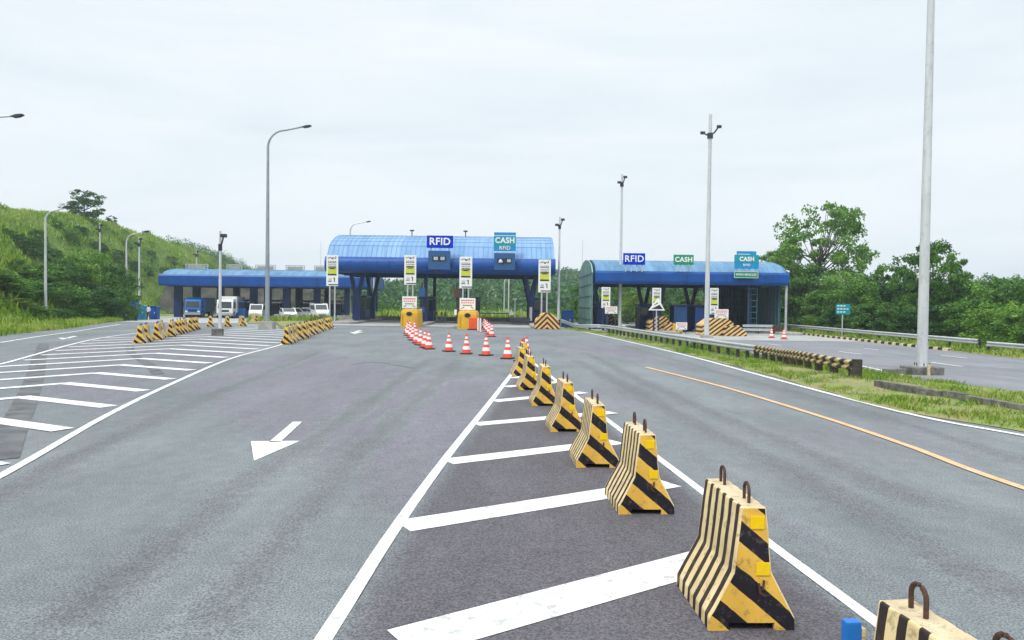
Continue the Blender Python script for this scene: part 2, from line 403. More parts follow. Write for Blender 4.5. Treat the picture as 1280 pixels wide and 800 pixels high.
M['b_top'] = mat('barrier_top_concrete', (.66,.55,.36), .9, col2=(.42,.33,.2), scale=7, bump=.6, bscale=40, grime=.8)
M['chev'] = stripes('chevron_stripes', (.80,.46,.16), (.015,.013,.02), (1.0,0,1.0,0,'abs'), .42, .46, wob=.03)
M['nose'] = stripes('island_nose_stripes', (.80,.52,.20), (.02,.016,.02), (-.75,0,1.0,3.0), .36, .45, wob=.04)
M['rail_stripe'] = stripes('rail_stripes', (.55,.42,.2), (.03,.028,.03), (.35,1,0.9,0), .62, .5, wob=.12, grime=.8)
M['kerb_stripe'] = stripes('kerb_stripes', (.72,.60,.34), (.03,.03,.03), (0,1,0,0), 1.0, .5, wob=.03)
def roofmat(name, col, dark, px, py, tint=.5):
    m = mat(name, col, .25, var=.25, scale=.4, spec=.6); t = m.node_tree; b = t.nodes['Principled BSDF']
    return m
M['roof_sheet'] = mat('blue_translucent_roof', (.22,.37,.58), .55, col2=(.14,.27,.46), scale=.8, spec=.3, stretch=(1.6,.25,.25), grime=.12)
M['roof_pale'] = mat('pale_blue_roof', (.13,.28,.43), .55, col2=(.06,.16,.28), scale=.9, spec=.3, stretch=(1.6,.25,.25), grime=.15)
M['roof_line'] = mat('roof_rib', (.11,.23,.43), .5)
M['greenglass'] = mat('green_glass_cladding', (.34,.50,.44), .45, col2=(.18,.32,.28), scale=.6, spec=.3)
M['mullion'] = mat('grey_green_mullion', (.10,.19,.19), .5)
M['louvre'] = mat('dark_teal_louvre', (.02,.10,.13), .4, var=.3)
M['leaf_dark'] = leafmat('leaves_dark', [(.014,.048,.010),(.035,.11,.018),(.075,.19,.028),(.14,.29,.045)])
M['leaf_mid'] = leafmat('leaves_mid', [(.025,.07,.012),(.07,.18,.022),(.14,.29,.035),(.25,.40,.06)])
M['leaf_lime'] = leafmat('leaves_yellow_green', [(.03,.075,.01),(.09,.18,.02),(.17,.28,.03),(.27,.36,.05)])
M['leaf_far'] = leafmat('leaves_far', [(.014,.055,.028),(.032,.10,.042),(.065,.15,.055),(.12,.21,.07)], clump=.08)
M['blade'] = leafmat('grass_blades', [(.06,.14,.012),(.14,.25,.025),(.24,.34,.04),(.36,.34,.12)], clump=.9)
M['blade_tall'] = leafmat('tall_grass', [(.06,.15,.012),(.16,.30,.025),(.30,.42,.045),(.40,.44,.11),(.36,.32,.14)], clump=.14)
M['van_white'] = mat('white_car_paint', (.78,.78,.76), .25, spec=.6, var=.06)
M['silver'] = mat('silver_car_paint', (.45,.47,.48), .25, .4, var=.1)

def wb(mb, name, mats, parent, **k):       # build from world coordinates under a thing standing at parent.location
    L = parent.location
    mb.v = [(a - L.x, b - L.y, c - L.z) for a, b, c in mb.v]
    return mb.build(name, mats, parent, **k)

# ================================================================ GROUND, ROADS, MARKINGS
def frange(a, b, s):
    r = []
    while a < b - 1e-6: r.append(a); a += s
    return r
xs = [-3500,-2200,-1400,-900,-600,-420,-320] + frange(-260,-110,8) + frange(-110,-24,1.3) + frange(-24,3,3) + frange(3,30,.6) + frange(30,70,3) + frange(70,260,12) + [300,380,500,700,1000,1600,2400,3500]
ys = [-400,-200,-100,-60] + frange(-40,10,3) + frange(10,80,.9) + frange(80,160,2) + frange(160,420,7) + [450,520,640,800,1100,1600,2300,3300,4500]
mb = MB(); vs = []
for y in ys:
    for x in xs:
        z = hgt(x, y) - .004
        if y < 112 and (interp(XL, y) + .3 < x < interp(XN, y) - .25 or interp(XF, y) + .25 < x < interp(XO, y) - .2): z -= .07
        elif y < 112 and interp(XN, y) + .5 < x < interp(XF, y) - .4: z += .05
        vs.append((x, y, z))
nx = len(xs)
mb.add(vs, [(j * nx + i, j * nx + i + 1, (j + 1) * nx + i + 1, (j + 1) * nx + i) for j in range(len(ys) - 1) for i in range(nx - 1)])
struct(mb.build('ground', M['ground'], smooth=True, fix=False))

def strip(name, L, Rr, y0, y1, dz, m, cols=30, step=1.0):
    mb = MB(); rows = frange(y0, y1, step) + [y1]; vs = []
    for y in rows:
        a, b = L(y), Rr(y)
        for i in range(cols + 1):
            x = a + (b - a) * i / cols; vs.append((x, y, hgt(x, y) + dz))
    mb.add(vs, [(j * (cols + 1) + i, j * (cols + 1) + i + 1, (j + 1) * (cols + 1) + i + 1, (j + 1) * (cols + 1) + i) for j in range(len(rows) - 1) for i in range(cols)])
    return struct(mb.build(name, m, smooth=True, fix=False))
jit = lambda y, s: .10 * noise.noise(Vector((y * .7, s, 0))) + .05 * noise.noise(Vector((y * 3.1, s, 4)))
strip('road', lambda y: interp(XL, y) + jit(y, 1), lambda y: interp(XN, y) + jit(y, 2), -20, 80, 0, M['asphalt'], 40)
strip('carriageway', lambda y: interp(XF, y) + jit(y, 5), lambda y: interp(XO, y) + jit(y, 9), -20, 104, 0, M['asphalt_pale'], 30)
strip('plaza_paving', lambda y: -17.0, lambda y: 3.45, 62, 79, .006, M['concrete_road'], 16)
strip('plaza_paving', lambda y: max(interp(XL, y) + .6, -50), lambda y: -18.5, 64, 112, .006, M['concrete_road'], 24)
strip('plaza_paving', lambda y: interp(XF, y) + .2, lambda y: 26.2, 55, 92, .006, M['concrete_road'], 16)
# turf of the median and of the left verge
def turf(L, Rr, y0, y1, step, cols, name):
    mb = MB(); rows = frange(y0, y1, step) + [y1]; vs = []
    for y in rows:
        a, b = L(y), Rr(y)
        for i in range(cols + 1):
            u = i / cols; x = a + (b - a) * u
            e = math.sin(math.pi * u) ** .5
            vs.append((x, y, hgt(x, y) + .012 + e * (.06 + .05 * noise.noise(Vector((x * 1.3, y * 1.3, 0)))) ))
    mb.add(vs, [(j * (cols + 1) + i, j * (cols + 1) + i + 1, (j + 1) * (cols + 1) + i + 1, (j + 1) * (cols + 1) + i) for j in range(len(rows) - 1) for i in range(cols)])
    return struct(mb.build(name, M['verge'], smooth=True, fix=False))
turf(lambda y: interp(XN, y) - .05 + jit(y, 2) * 1.6, lambda y: interp(XF, y) + .05 + jit(y, 5) * 1.6, -20, 66, .4, 14, 'grass_median')
turf(lambda y: interp(XL, y) - 5, lambda y: interp(XL, y) + .1 + jit(y, 1) * 2, 10, 84, .8, 8, 'grass_verge')
turf(lambda y: interp(XO, y) - .1 + jit(y, 9) * 2, lambda y: interp(XO, y) + 5, 10, 100, .8, 8, 'grass_verge')

def ribbon(mb, pts, wid, dz=.008, step=.8, m=0, taper=None):
    out_ = []
    for a, b in zip(pts, pts[1:]):
        n = max(1, int((b - a).length / step))
        for i in range(n): out_.append(a + (b - a) * (i / n))
    out_.append(pts[-1]); vs = []
    for i, p in enumerate(out_):
        t = out_[min(i + 1, len(out_) - 1)] - out_[max(i - 1, 0)]; t.z = 0; t.normalize(); s_ = Vector((t.y, -t.x, 0))
        ww = wid
        for k in (-1, 1):
            q = p + s_ * k * ww / 2; vs.append((q.x, q.y, hgt(q.x, q.y) + dz))
    mb.add(vs, [(2 * i, 2 * i + 1, 2 * i + 3, 2 * i + 2) for i in range(len(out_) - 1)], m)
def smooth_path(pts, n=6):
    out_ = []
    for i in range(len(pts) - 1):
        p0, p1, p2, p3 = pts[max(i-1,0)], pts[i], pts[i+1], pts[min(i+2,len(pts)-1)]
        for k in range(n):
            t = k / n
            out_.append(.5 * ((2*p1) + (p2-p0)*t + (2*p0-5*p1+4*p2-p3)*t*t + (3*p1-p0-3*p2+p3)*t**3))
    out_.append(pts[-1]); return out_
def GP(l): return [G(x, y) for x, y in l]
V2 = lambda x, y: Vector((x, y, 0))
def line_obj(name, pts, wid, m, dz=.012):
    mb = MB(); ribbon(mb, pts, wid, dz); return struct(mb.build(name, m, fix=False))
# flat patches of other asphalt (all on the level part of the road)
def patch(name, pts, m, dz, j=.05, feather=.7, cell=.3):
    pts = [Vector((p.x, p.y)) for p in pts]; n = len(pts)
    def sdist(x, y):
        q = Vector((x, y)); ins = False; d = 1e9
        for i in range(n):
            a, b = pts[i], pts[(i + 1) % n]; e = b - a; t_ = max(0, min(1, (q - a).dot(e) / max(e.length_squared, 1e-9))); d = min(d, (q - a - e * t_).length)
            if (a.y > y) != (b.y > y) and x < (b.x - a.x) * (y - a.y) / (b.y - a.y) + a.x: ins = not ins
        return d if ins else -d
    x0, x1 = min(p.x for p in pts) - .3, max(p.x for p in pts) + .3; y0, y1 = min(p.y for p in pts) - .3, max(p.y for p in pts) + .3
    nx_, ny_ = int((x1 - x0) / cell) + 2, int((y1 - y0) / (cell * 1.3)) + 2; vs, wv = [], []
    for b in range(ny_):
        for a in range(nx_):
            x, y = x0 + a * cell, y0 + b * cell * 1.3; s_ = sdist(x, y) + j * 4 * noise.noise(Vector((x * .8, y * .8, 1)))
            vs.append((x, y, dz)); wv.append(ss(0, feather, s_))
    fs = []
    for b in range(ny_ - 1):
        for a in range(nx_ - 1):
            q = (b * nx_ + a, b * nx_ + a + 1, (b + 1) * nx_ + a + 1, (b + 1) * nx_ + a)
            if max(wv[k] for k in q) > 0: fs.append(q)
    used = sorted({k for f in fs for k in f}); mp = {k: i for i, k in enumerate(used)}
    mb = MB(); mb.add([(vs[k][0], vs[k][1], dz if wv[k] > 0 else -.003) for k in used], [tuple(mp[k] for k in f) for f in fs]); o = mb.build(name, m, fix=False)
    at = o.data.attributes.new('wear', 'FLOAT', 'POINT'); at.data.foreach_set('value', [wv[k] for k in used])
    return struct(o)
Lc = GP([(405,800),(495,660),(560,570),(612,504),(645,461),(652,455)])
Lc = [Lc[0] + (Lc[0] - Lc[1]).normalized() * 6] + Lc
Rc = GP([(1085,772),(960,679),(850,594),(765,530),(700,480),(668,455),(655,447)])
Rc = [Rc[0] + (Rc[0] - Rc[1]).normalized() * 7] + Rc
patch('road_patch', GP([(209,484),(250,516),(294,548),(340,578),(381,602),(425,630),(460,660),(520,705),(590,755),(680,820)]) + [Vector((2.3,3.2,0))] + GP([(1085,772),(960,679),(850,594),(765,530),(700,480),(665,462),(640,474),(575,476),(520,462),(470,450),(400,436),(330,446),(260,466)]), M['asphalt_new'], .0035)
patch('road_patch', GP([(618,500),(645,461),(655,452)]) + GP([(668,455),(700,480),(765,530),(850,594),(960,679),(1085,772)]) + [Vector((2.35,4.2,0)), Vector((2.6,1.5,0)), Vector((-.9,1.5,0))] + GP([(405,800),(495,660),(560,570)]), M['asphalt_dark'], .0075, .0, .25, .16)
patch('road_patch', GP([(800,530),(880,566),(990,640),(1110,715),(1250,800),(1190,800),(1090,745),(1010,690),(930,627),(860,575)]), M['asphalt_new'], .003, .03, .35, .15)
patch('road_patch', GP([(690,424),(760,428),(900,462),(880,470),(790,448),(700,436)]), M['asphalt_new'], .003, .2)
patch('road_patch', GP([(150,440),(215,434),(300,440),(340,436),(250,470),(215,488),(205,470),(185,455)]), M['asphalt_new'], .0025, .1)
patch('road_patch', GP([(0,500),(50,470),(52,436),(60,432),(95,428),(150,425),(168,432),(160,448),(205,492),(172,513),(118,540),(70,500),(52,505),(20,545),(0,560)]), M['asphalt_new'], .005, .08)
for pts, wd in (([(0,575),(14,540),(33,500),(44,470),(49,448),(55,430)], .42), ([(163,432),(164,441),(185,455),(198,468)], .32), ([(440,456),(470,453),(520,461)], .06)):
    line_obj('tyre_mark', smooth_path(GP(pts)), wd, M['skid'], .0085)
# cracks and seams

# tyre-darkened wheel tracks
def track(path, wid=.62):
    L_, R_ = [], []
    for i, p in enumerate(path):
        d = path[min(i + 1, len(path) - 1)] - path[max(i - 1, 0)]; d.z = 0; d.normalize(); s_ = Vector((d.y, -d.x, 0)); L_.append(p - s_ * wid / 2); R_.append(p + s_ * wid / 2)
    patch('wheel_track', L_ + R_[::-1], M['track'], .006 if wid < .7 else .0065, .03, .28, .16)
for pts in ([(250,800),(420,600),(520,500),(575,450)], [(60,800),(300,610),(450,510),(535,450)], [(-40,640),(150,545),(300,480),(400,440)],
            [(1180,640),(960,545),(830,490),(730,440)], [(1290,760),(1010,600),(850,520),(720,450)], [(1290,580),(1060,508),(900,466),(780,432)]):
    track(smooth_path(GP(pts), 4))

# centre gore
line_obj('road_marking', smooth_path(Lc), .115, M['paint'])
line_obj('road_marking', smooth_path(Rc), .105, M['paint'])
def xat(path, y):
    for a, b in zip(path, path[1:]):
        if min(a.y, b.y) <= y <= max(a.y, b.y) and a.y != b.y: return a.x + (b.x - a.x) * (y - a.y) / (b.y - a.y)
    return path[0].x if abs(y - path[0].y) < abs(y - path[-1].y) else path[-1].x
mb = MB()
for a, b, wd in (((502,806),(930,688),.42), ((503,659),(838,605),.37), ((559,578),(772,553),.36), ((594,531),(766,516),.34), ((617,502),(730,491),.34), ((632,484),(698,478),.32), ((641,473),(675,468),.3)):
    ribbon(mb, [G(*a), G(*b)], wd, .0125)
ribbon(mb, [Vector((-1.15,2.1,0)), Vector((2.2,3.9,0))], .42, .0125)
struct(mb.build('road_marking', M['paint'], fix=False))
# left chevron field
LL = smooth_path([V2(-9.5, 6)] + GP([(-60,468),(0,455.5),(30,447.5),(90,430.5),(130,422),(175,416)]))
RL = smooth_path([V2(-4.6,3)] + GP([(0,596),(133,520),(215,480),(290,448),(350,431.5),(385,419),(420,409)]))
line_obj('road_marking', LL, .14, M['paint']); line_obj('road_marking', RL, .125, M['paint'])
def hit(p, d, path):
    best = None
    for a, b in zip(path, path[1:]):
        e = b - a; den = d.x * e.y - d.y * e.x
        if abs(den) < 1e-9: continue
        t = ((a.x - p.x) * e.y - (a.y - p.y) * e.x) / den; s = ((a.x - p.x) * d.y - (a.y - p.y) * d.x) / den
        if 0 <= s <= 1 and t > .1 and (best is None or t < best): best = t
    return p + d * best if best else None
mb = MB(); y = 7.75
while y < 62:
    ap = V2(-10.15 - .262 * (y - 15.35) , y)
    dr = Vector((.894, -.447, 0)); dl = Vector((-.56, -.83, 0))
    wd = .38
    if y > 46: ap.x = max(ap.x, -22)
    r_ = hit(ap, dr, RL)
    if r_: 
        if y < 46 or True: ribbon(mb, [ap - dr * .10, r_ - dr * .35], wd, .0125)
    l_ = hit(ap, dl, LL)
    if l_ and y < 44: ribbon(mb, [ap + dl*.0, l_ - dl * .3], wd * .82, .0118)
    y += 2.53
struct(mb.build('road_marking', M['paint'], fix=False))
# edge lines and lane lines
line_obj('road_marking', smooth_path(GP([(0,428.5),(50,420.5),(100,413.5),(150,405.5)])), .16, M['paint'])
line_obj('road_marking', smooth_path([V2(16,-6), V2(10.7,6)] + GP([(1280,545),(1160,523),(1060,498.5),(960,472),(860,445),(780,426),(720,413),(692,409)])), .15, M['paint'])
line_obj('road_marking', smooth_path(GP([(1279,536),(1200,524),(1120,507),(1050,489),(985,474),(930,460)])), .11, M['paint_worn'])
line_obj('road_marking', smooth_path(GP([(808,459.5),(900,483),(1010,516),(1130,556),(1280,611)]) + [V2(6.6,4.0), V2(9.5,-4)]), .13, M['paint_orange'])
mb = MB()
for a, b in (((1049,439.5),(1077,443)),((1079,435.5),(1098,437.5)),((1176,444.5),(1209,448)),((1164,453),(1203,458.5)),((960,430),(977,432)),((1072,456.5),(1131,469.5))):
    ribbon(mb, GP([a, b]), .16, .012)
struct(mb.build('road_marking', M['paint'], fix=False))
def arrow(pts):
    mb = MB(); vs = [Vector((G(*p).x, G(*p).y, .0125)) for p in pts]; mb.add(vs, [(0,1,2,3),(4,5,6)]); return struct(mb.build('road_marking', M['paint'], fix=True))
arrow([(366,528),(377.5,528),(351,553),(336,553.5),(313.5,552.5),(375,552),(317.5,577)])
arrow([(448,413.2),(453,413.5),(446,415.2),(442,415),(437,415.5),(455,415),(443,417.5)])
arrow([(92,420.3),(98,420.5),(85,423),(80,423),(72,422.5),(90,422.6),(78,424.6)])

# kerbs
mb = MB(); path = [Vector((26.35, y, hgt(26.35, y))) for y in frange(44.5, 80, 1)]
mb.sweep(path, [(-.12,0),(-.1,.17),(.12,.17),(.12,0)]); struct(mb.build('kerb', M['kerb_stripe']))
kp = smooth_path([G(1095,486), G(1140,494), G(1200,504), G(1250,513), G(1300,521)]); kp.append(kp[-1] + (kp[-1] - kp[-2]).normalized() * 8)
mb = MB(); tot = 0; seg = []
for a, b in zip(kp, kp[1:]):
    n = max(1, int((b - a).length / .1))
    for i in range(n): seg.append(a + (b - a) * i / n)
i = 0
rnd = random.Random(5)
while i + 6 < len(seg):
    a, b = seg[i], seg[i + 6]; c = (a + b) / 2; d = b - a
    mb.box((c.x + rnd.uniform(-.015,.015), c.y, hgt(c.x, c.y) + .10 + rnd.uniform(-.03,.02)), (d.length - .025, .15, .24), math.atan2(d.y, d.x) + rnd.uniform(-.04,.04)); i += 6
struct(mb.build('kerb', M['old_concrete'], bevel=.012))
# low wall line closing the paving behind the toll plaza
mb = MB()
mb.box((-6.5, 80.3, .2), (25, .35, .5)); struct(mb.build('kerb', M['concrete'], bevel=.02))
for x0, x1, y0, y1, z in ((-16.7,-14.0,66,84,.18), (-9.6,-7.4,62.5,84,.18), (-4.7,-2.6,58.5,84,.18), (1.6,3.9,61,84,.18)):
    mb = MB(); mb.prism_z([(x0 + .5, y0), (x1 - .5, y0), (x1, y0 + 1), (x1, y1), (x0, y1), (x0, y0 + 1)], 0, z)
    struct(mb.build('traffic_island', M['concrete'], bevel=.03))
for x0, x1 in ((7.2, 9.6), (12.9, 15.2), (17.4, 20.0), (24.0, 26.0)):
    mb = MB(); mb.prism_z([(x0 + .5, 65), (x1 - .5, 65), (x1, 66), (x1, 84), (x0, 84), (x0, 66)], -.5, -.3)
    struct(mb.build('traffic_island', M['concrete'], bevel=.03))

# ================================================================ TOLL CANOPIES
def arc(y0, z0, y1, z1, rise, n=14, p=.55):
    r = []
    for i in range(n + 1):
        u = i / n; y = y0 + (y1 - y0) * u
        z = z0 + (z1 - z0) * u + rise * (math.sin(math.pi * u) ** p); r.append((y, z))
    return r
def canopy(name, label, x0, x1, yf, yb, zb, zt, zr, cols, base, bull=False, sheet='roof_sheet', rib=1.0, hribs=True, fas='blue'):
    t = thing(name, label, 'toll canopy', ((x0 + x1) / 2, yf + 2, base))
    # fascia all round
    mb = MB()
    if bull:
        pr = [(yf + .9, zb), (yf + .35, zb + .12), (yf + .06, zb + .42), (yf, zb + .75), (yf + .05, zb + 1.1), (yf + .25, zt - .12), (yf + .6, zt), (yf + 1.2, zt + .02), (yf + 1.2, zb + .02)]
        mb.prism_x(pr, x0, x1)
        wb(mb, 'fascia', M[fas], t, smooth=True)
        mb = MB(); mb.prism_x([(yf - .02, zb + .78), (yf + .03, zb + 1.12), (yf + .24, zt - .1), (yf + .6, zt + .03), (yf + .6, zt - .03), (yf + .27, zt - .18), (yf + .07, zb + 1.08), (yf+.02, zb + .8)], x0 + .01, x1 - .01)
        wb(mb, 'fascia_highlight_band', M['roof_pale'], t, smooth=True) if False else None
    else:
        mb.prism_x([(yf, zb), (yf - .12, zb + .25), (yf - .12, zt - .2), (yf, zt), (yf + .35, zt), (yf + .35, zb)], x0, x1)
        wb(mb, 'fascia', M[fas], t)
    mb = MB()
    mb.box(((x0 + x1) / 2, yb - .15, (zb + zt) / 2), (x1 - x0 - .01, .3, zt - zb - .02))
    for x in (x0 + .12, x1 - .12): mb.box((x, (yf + yb) / 2 + .3, (zb + zt) / 2 + .005), (.22, yb - yf - 1.8, zt - zb - .03))
    wb(mb, 'side_fascia', M[fas], t)
    mb = MB(); x = x0 + 1.2
    while x < x1 - .5:
        mb.box((x, yf - (.0 if bull else .125), (zb + zt) / 2 + (.1 if bull else 0)), (.02, .03, (zt - zb) * (.35 if bull else .6)))
        x += 1.2
    wb(mb, 'panel_seams', M['navy'], t)
    # vault
    A = arc(yf + .45, zt - .05, yb - .3, zt - .05, zr - zt + .05)
    th = .06
    B = [(y, z - th) for y, z in A][::-1]
    mb = MB(); mb.prism_x(A + B, x0 + .1, x1 - .1)
    wb(mb, 'roof', M[sheet], t, smooth=True)
    mb = MB(); x = x0 + .15
    while x < x1:
        for (ya, za), (yb_, zb_) in zip(A, A[1:]):
            n = Vector((0, -(zb_ - za), yb_ - ya)).normalized() * .022
            mb.add([(x - .025, ya, za - .01), (x + .025, ya, za - .01), (x + .025, yb_, zb_ - .01), (x - .025, yb_, zb_ - .01), (x - .02, ya + n.y, za + n.z), (x + .02, ya + n.y, za + n.z), (x + .02, yb_ + n.y, zb_ + n.z), (x - .02, yb_ + n.y, zb_ + n.z)], [(0,3,2,1),(4,5,6,7),(0,1,5,4),(1,2,6,5),(2,3,7,6),(3,0,4,7)])
        x += rib
    if hribs:
        for i in range(1, len(A) - 1):
            y_, z_ = A[i]; mb.box(((x0 + x1) / 2, y_, z_ + .012), (x1 - x0 - .3, .03, .022))
    k_ = len(A) // 2; mb.box(((x0 + x1) / 2, A[k_][0], A[k_][1] + .015), (x1 - x0 - .3, .12, .06))
    wb(mb, 'roof_ribs', M['roof_line'], t, fix=False)
    # gable panels
    for x in (x0 + .16, x1 - .16):
        mb = MB(); mb.prism_x([(y, z - .1) for y, z in A] + [(yb - .35, zt - .2), (yf + .5, zt - .2)], x - .03, x + .03)
        wb(mb, 'gable_panel', M[sheet], t)
    # ceiling trusses
    mb = MB(); n = int((x1 - x0) / 3)
    mb.box(((x0+x1)/2, (yf+yb)/2, zb+.3), (x1-x0-.6, yb-yf-1.6, .12))
    for y_ in (yf + 2, (yf + yb) / 2, yb - 2): mb.box(((x0 + x1) / 2, y_, zb + .08), (x1 - x0 - .5, .16, .3))
    wb(mb, 'soffit', M['navy'], t)
    for c in cols:
        x, kind, wdt = c
        zm = base + (zb - base) * .45
        for yy in (yf + 3.0, yb - 3.0):
            mb = MB()
            if kind == 'v':
                mb.box((x, yy, (base + zm) / 2), (wdt, .5, zm - base))
                for s in (-1, 1):
                    mb.prism_y([(x + s * .02 - .19 , zm - .1), (x + s * .02 + .19, zm - .1), (x + s * .62 + .17, zb + .12), (x + s * .62 - .17, zb + .12)], yy - .19 - .01 * s, yy + .19 + .01 * s)
            else:
                mb.box((x, yy, (base + zb) / 2), (wdt, .45, zb - base + .1))
            wb(mb, 'column', M['navy'], t)
    return t
main = canopy('toll_canopy', 'large central toll canopy with high rounded pale blue vaulted roof over the cone line', -17.3, 3.95, 68, 82, 4.68, 6.2, 8.65,
       [(-14.9,'v',.5), (-4.75,'p',.34), (1.8,'v',.45), (-8.3,'p',.3)], 0, bull=True, rib=.45)
rightc = canopy('toll_canopy', 'lower right toll canopy with flat blue front band and green glass side wall', 7.6, 25.4, 68, 82, 3.95, 5.12, 6.45,
       [(8.4,'v',.55), (14.0,'v',.55), (19.0,'v',.55), (22.8,'p',.3)], -.5, rib=.8, hribs=False, sheet='roof_pale')
leftc = canopy('toll_canopy', 'long low left toll canopy with dark blue front band below the grassy hill', -47.8, -19.4, 100, 112, 3.8, 5.35, 6.3,
       [(-46.5,'p',1.1), (-40.6,'p',.9), (-36,'p',1.0), (-31.4,'p',1.0), (-27.2,'p',.9), (-23,'p',.7), (-20,'p',.35)], -.5, rib=.8, hribs=False, sheet='roof_pale')
# green glass side wall of the right canopy: arched panels with mullions
A = arc(68.6, 5.0, 81.6, 5.0, 1.45, 16)
t = rightc
mb = MB(); mb.prism_x(A + [(81.6, -.5), (68.6, -.5)], 7.38, 7.46); wb(mb, 'glass_wall', M['greenglass'], t)
mb = MB()
for y in frange(68.6, 81.7, 1.3):
    zt_ = interp(A, y); mb.box((7.36, y, (zt_ - .5) / 2), (.1, .08, zt_ + .5))
for z in (.6, 1.7, 2.8, 3.9, 4.9): mb.box((7.35, 75.1, z), (.08, 12.9, .07))
wb(mb, 'mullions', M['mullion'], t)
mb = MB(); mb.prism_x([(69.0, -.5), (81.5, -.5), (81.5, 3.9), (69.0, 3.9)], 25.0, 25.06)
mb.prism_y([(21.5,-.5),(25.0,-.5),(25.0,3.93),(21.5,3.93)], 80.2, 80.26); wb(mb, 'louvre_wall', M['louvre'], t)
mb = MB()
for y in frange(69.2, 81.4, .9): mb.box((24.96, y, 1.7), (.07, .1, 4.36))
for x in frange(21.7, 25, .42): mb.box((x, 80.16, 1.7), (.1, .08, 4.36))
for z in (.3, 1.1, 1.9, 2.7, 3.4): mb.box((23.2, 80.14, z), (3.4, .05, .07))
wb(mb, 'mullions', M['mullion'], t)
mb = MB(); mb.tube([(25.3, 68.3, -.5), (25.3, 68.3, 4.0)], .12, 10); wb(mb, 'downpipe', M['galv'], t)
mb = MB(); mb.box((21.9, 68.6, 1.7), (.08, .08, 4.4)); mb.box((22.7, 68.6, 1.7), (.08, .08, 4.4))
for z in frange(-.2, 3.9, .55): mb.box((22.3, 68.6, z), (.66, .06, .08))
wb(mb, 'access_ladder', M['louvre'], t)
# roof sign frames seen from behind on the left canopy
for px_, w_ in ((246,3.1), (293,2.1), (332,2.8), (369,2.6), (402,2.0)):
    x = P(px_, 340, 104).x
    mb = MB()
    for k in range(7): mb.box((x - w_/2 + w_ * k / 6, 104, 6.45), (.09, .1, .95))
    for k in range(4): mb.box((x, 104.08, 6.1 + .27 * k), (w_, .05, .11))
    o = thing('sign_frame', '', 'sign frame', (x, 104, 6)); o['group'] = 'sign frames on the left canopy roof'
    wb(mb, 'frame', M['galv'], o)
    mb = MB(); mb.box((x, 103.94, 6.5), (w_ * .8, .05, .5)); wb(mb, 'back_panel', M['concrete'], o)
    o['label'] = 'grey steel sign frame on the left canopy roof, ' + {246:'farthest left and widest',293:'second from the left',332:'third from the left, middle one',369:'fourth from the left',402:'farthest right, beside the central canopy'}[px_]
# small rails, lamps on the roof of the central canopy
for px_ in (515, 582):
    x = P(px_, 290, 75).x
    o = thing('roof_floodlight', 'small dark T-shaped post on the central roof ridge, ' + ('left of the blue sign' if px_ == 515 else 'between the two lane signs'), 'roof light', (x, 75, 8.6), 0, 'T-shaped posts on the roof ridge')
    mb = MB(); mb.tube([(x, 75, 8.55), (x, 75, 9.2)], .05, 8); wb(mb, 'post', M['dark_metal'], o)
    mb = MB(); mb.box((x, 75, 9.24), (.42, .2, .14)); wb(mb, 'lamp_head', M['dark_metal'], o, bevel=.02)

# brownish rock cutting at the foot of the hill behind the left canopy
mb = MB(); vs = []; nu, nv = 90, 12
for j in range(nv + 1):
    for i in range(nu + 1):
        x = -59 + 43 * i / nu; v = j / nv; y = 122 + v * 5; top = 6.5 * ss(-18, -38, x) + .5
        g = noise.noise(Vector((x * .25, v * 2, 3))); vs.append((x + g * .5, y + 1.6 * g + .6 * noise.noise(Vector((x, v * 5, 1))), -.6 + top * v + .35 * g))
mb.add(vs, [(j * (nu + 1) + i, j * (nu + 1) + i + 1, (j + 1) * (nu + 1) + i + 1, (j + 1) * (nu + 1) + i) for j in range(nv) for i in range(nu)])
struct(mb.build('rock_slope', M['rock'], smooth=True, fix=False))

# ================================================================ SIGNS
def text(body, size, m, parent, x, y, z, bold=.0, sx=1.0, name='lettering', ext=.01):
    cu = bpy.data.curves.new('lettering', 'FONT'); cu.body = body; cu.size = size; cu.align_x = 'CENTER'; cu.align_y = 'CENTER'; cu.offset = bold; cu.extrude = ext; cu.resolution_u = 3; cu.space_character = 1.06
    tmp = bpy.data.objects.new('tmp', cu); COL.objects.link(tmp)
    me = bpy.data.meshes.new_from_object(tmp.evaluated_get(bpy.context.evaluated_depsgraph_get())); bpy.data.objects.remove(tmp)
    me.transform(Matrix.Translation((x, y, z)) @ Matrix.Rotation(R(90), 4, 'X') @ Matrix.Diagonal((sx, 1, 1, 1)))
    me.materials.clear(); me.materials.append(m); me.name = name
    o = bpy.data.objects.new(name, me); COL.objects.link(o); o.parent = parent; return o
def rect(px0, py0, px1, py1, Y):
    a = P(px0, py1, Y); b = P(px1, py0, Y); c = P(px0, py0, Y); return (a.x + c.x) / 2, b.x, (a.z + P(px1, py1, Y).z) / 2, (b.z + c.z) / 2
def board(name, label, cat, r, Y, m, group=None, depth=.12, border=None, parent=None):
    x0, x1, z0, z1 = r
    t = thing(name, label, cat, ((x0 + x1) / 2, Y, z0), 0, group)
    mb = MB(); mb.box((0, 0, (z1 - z0) / 2), (x1 - x0, depth, z1 - z0)); mb.build('board', m, t, bevel=.015)
    return t
def legs(t, xs_, z0, z1, m='galv', w=.07, y=.1, name='bracket'):
    for x in xs_:
        mb = MB(); mb.box((x, y, (z0 + z1) / 2), (w, w, z1 - z0)); mb.build(name, M[m], t)
def frame_lines(t, w, z0, z1, m, y=-.075, th=.05, name='border'):
    mb = MB(); zc = (z0 + z1) / 2
    mb.box((0, y, z0 + th/2), (w, .02, th)); mb.box((0, y, z1 - th/2), (w, .02, th))
    mb.box((-w/2 + th/2, y, zc), (th, .02, z1 - z0 - 2*th)); mb.box((w/2 - th/2, y, zc), (th, .02, z1 - z0 - 2*th)); mb.build(name, m, t)
Y = 67.6
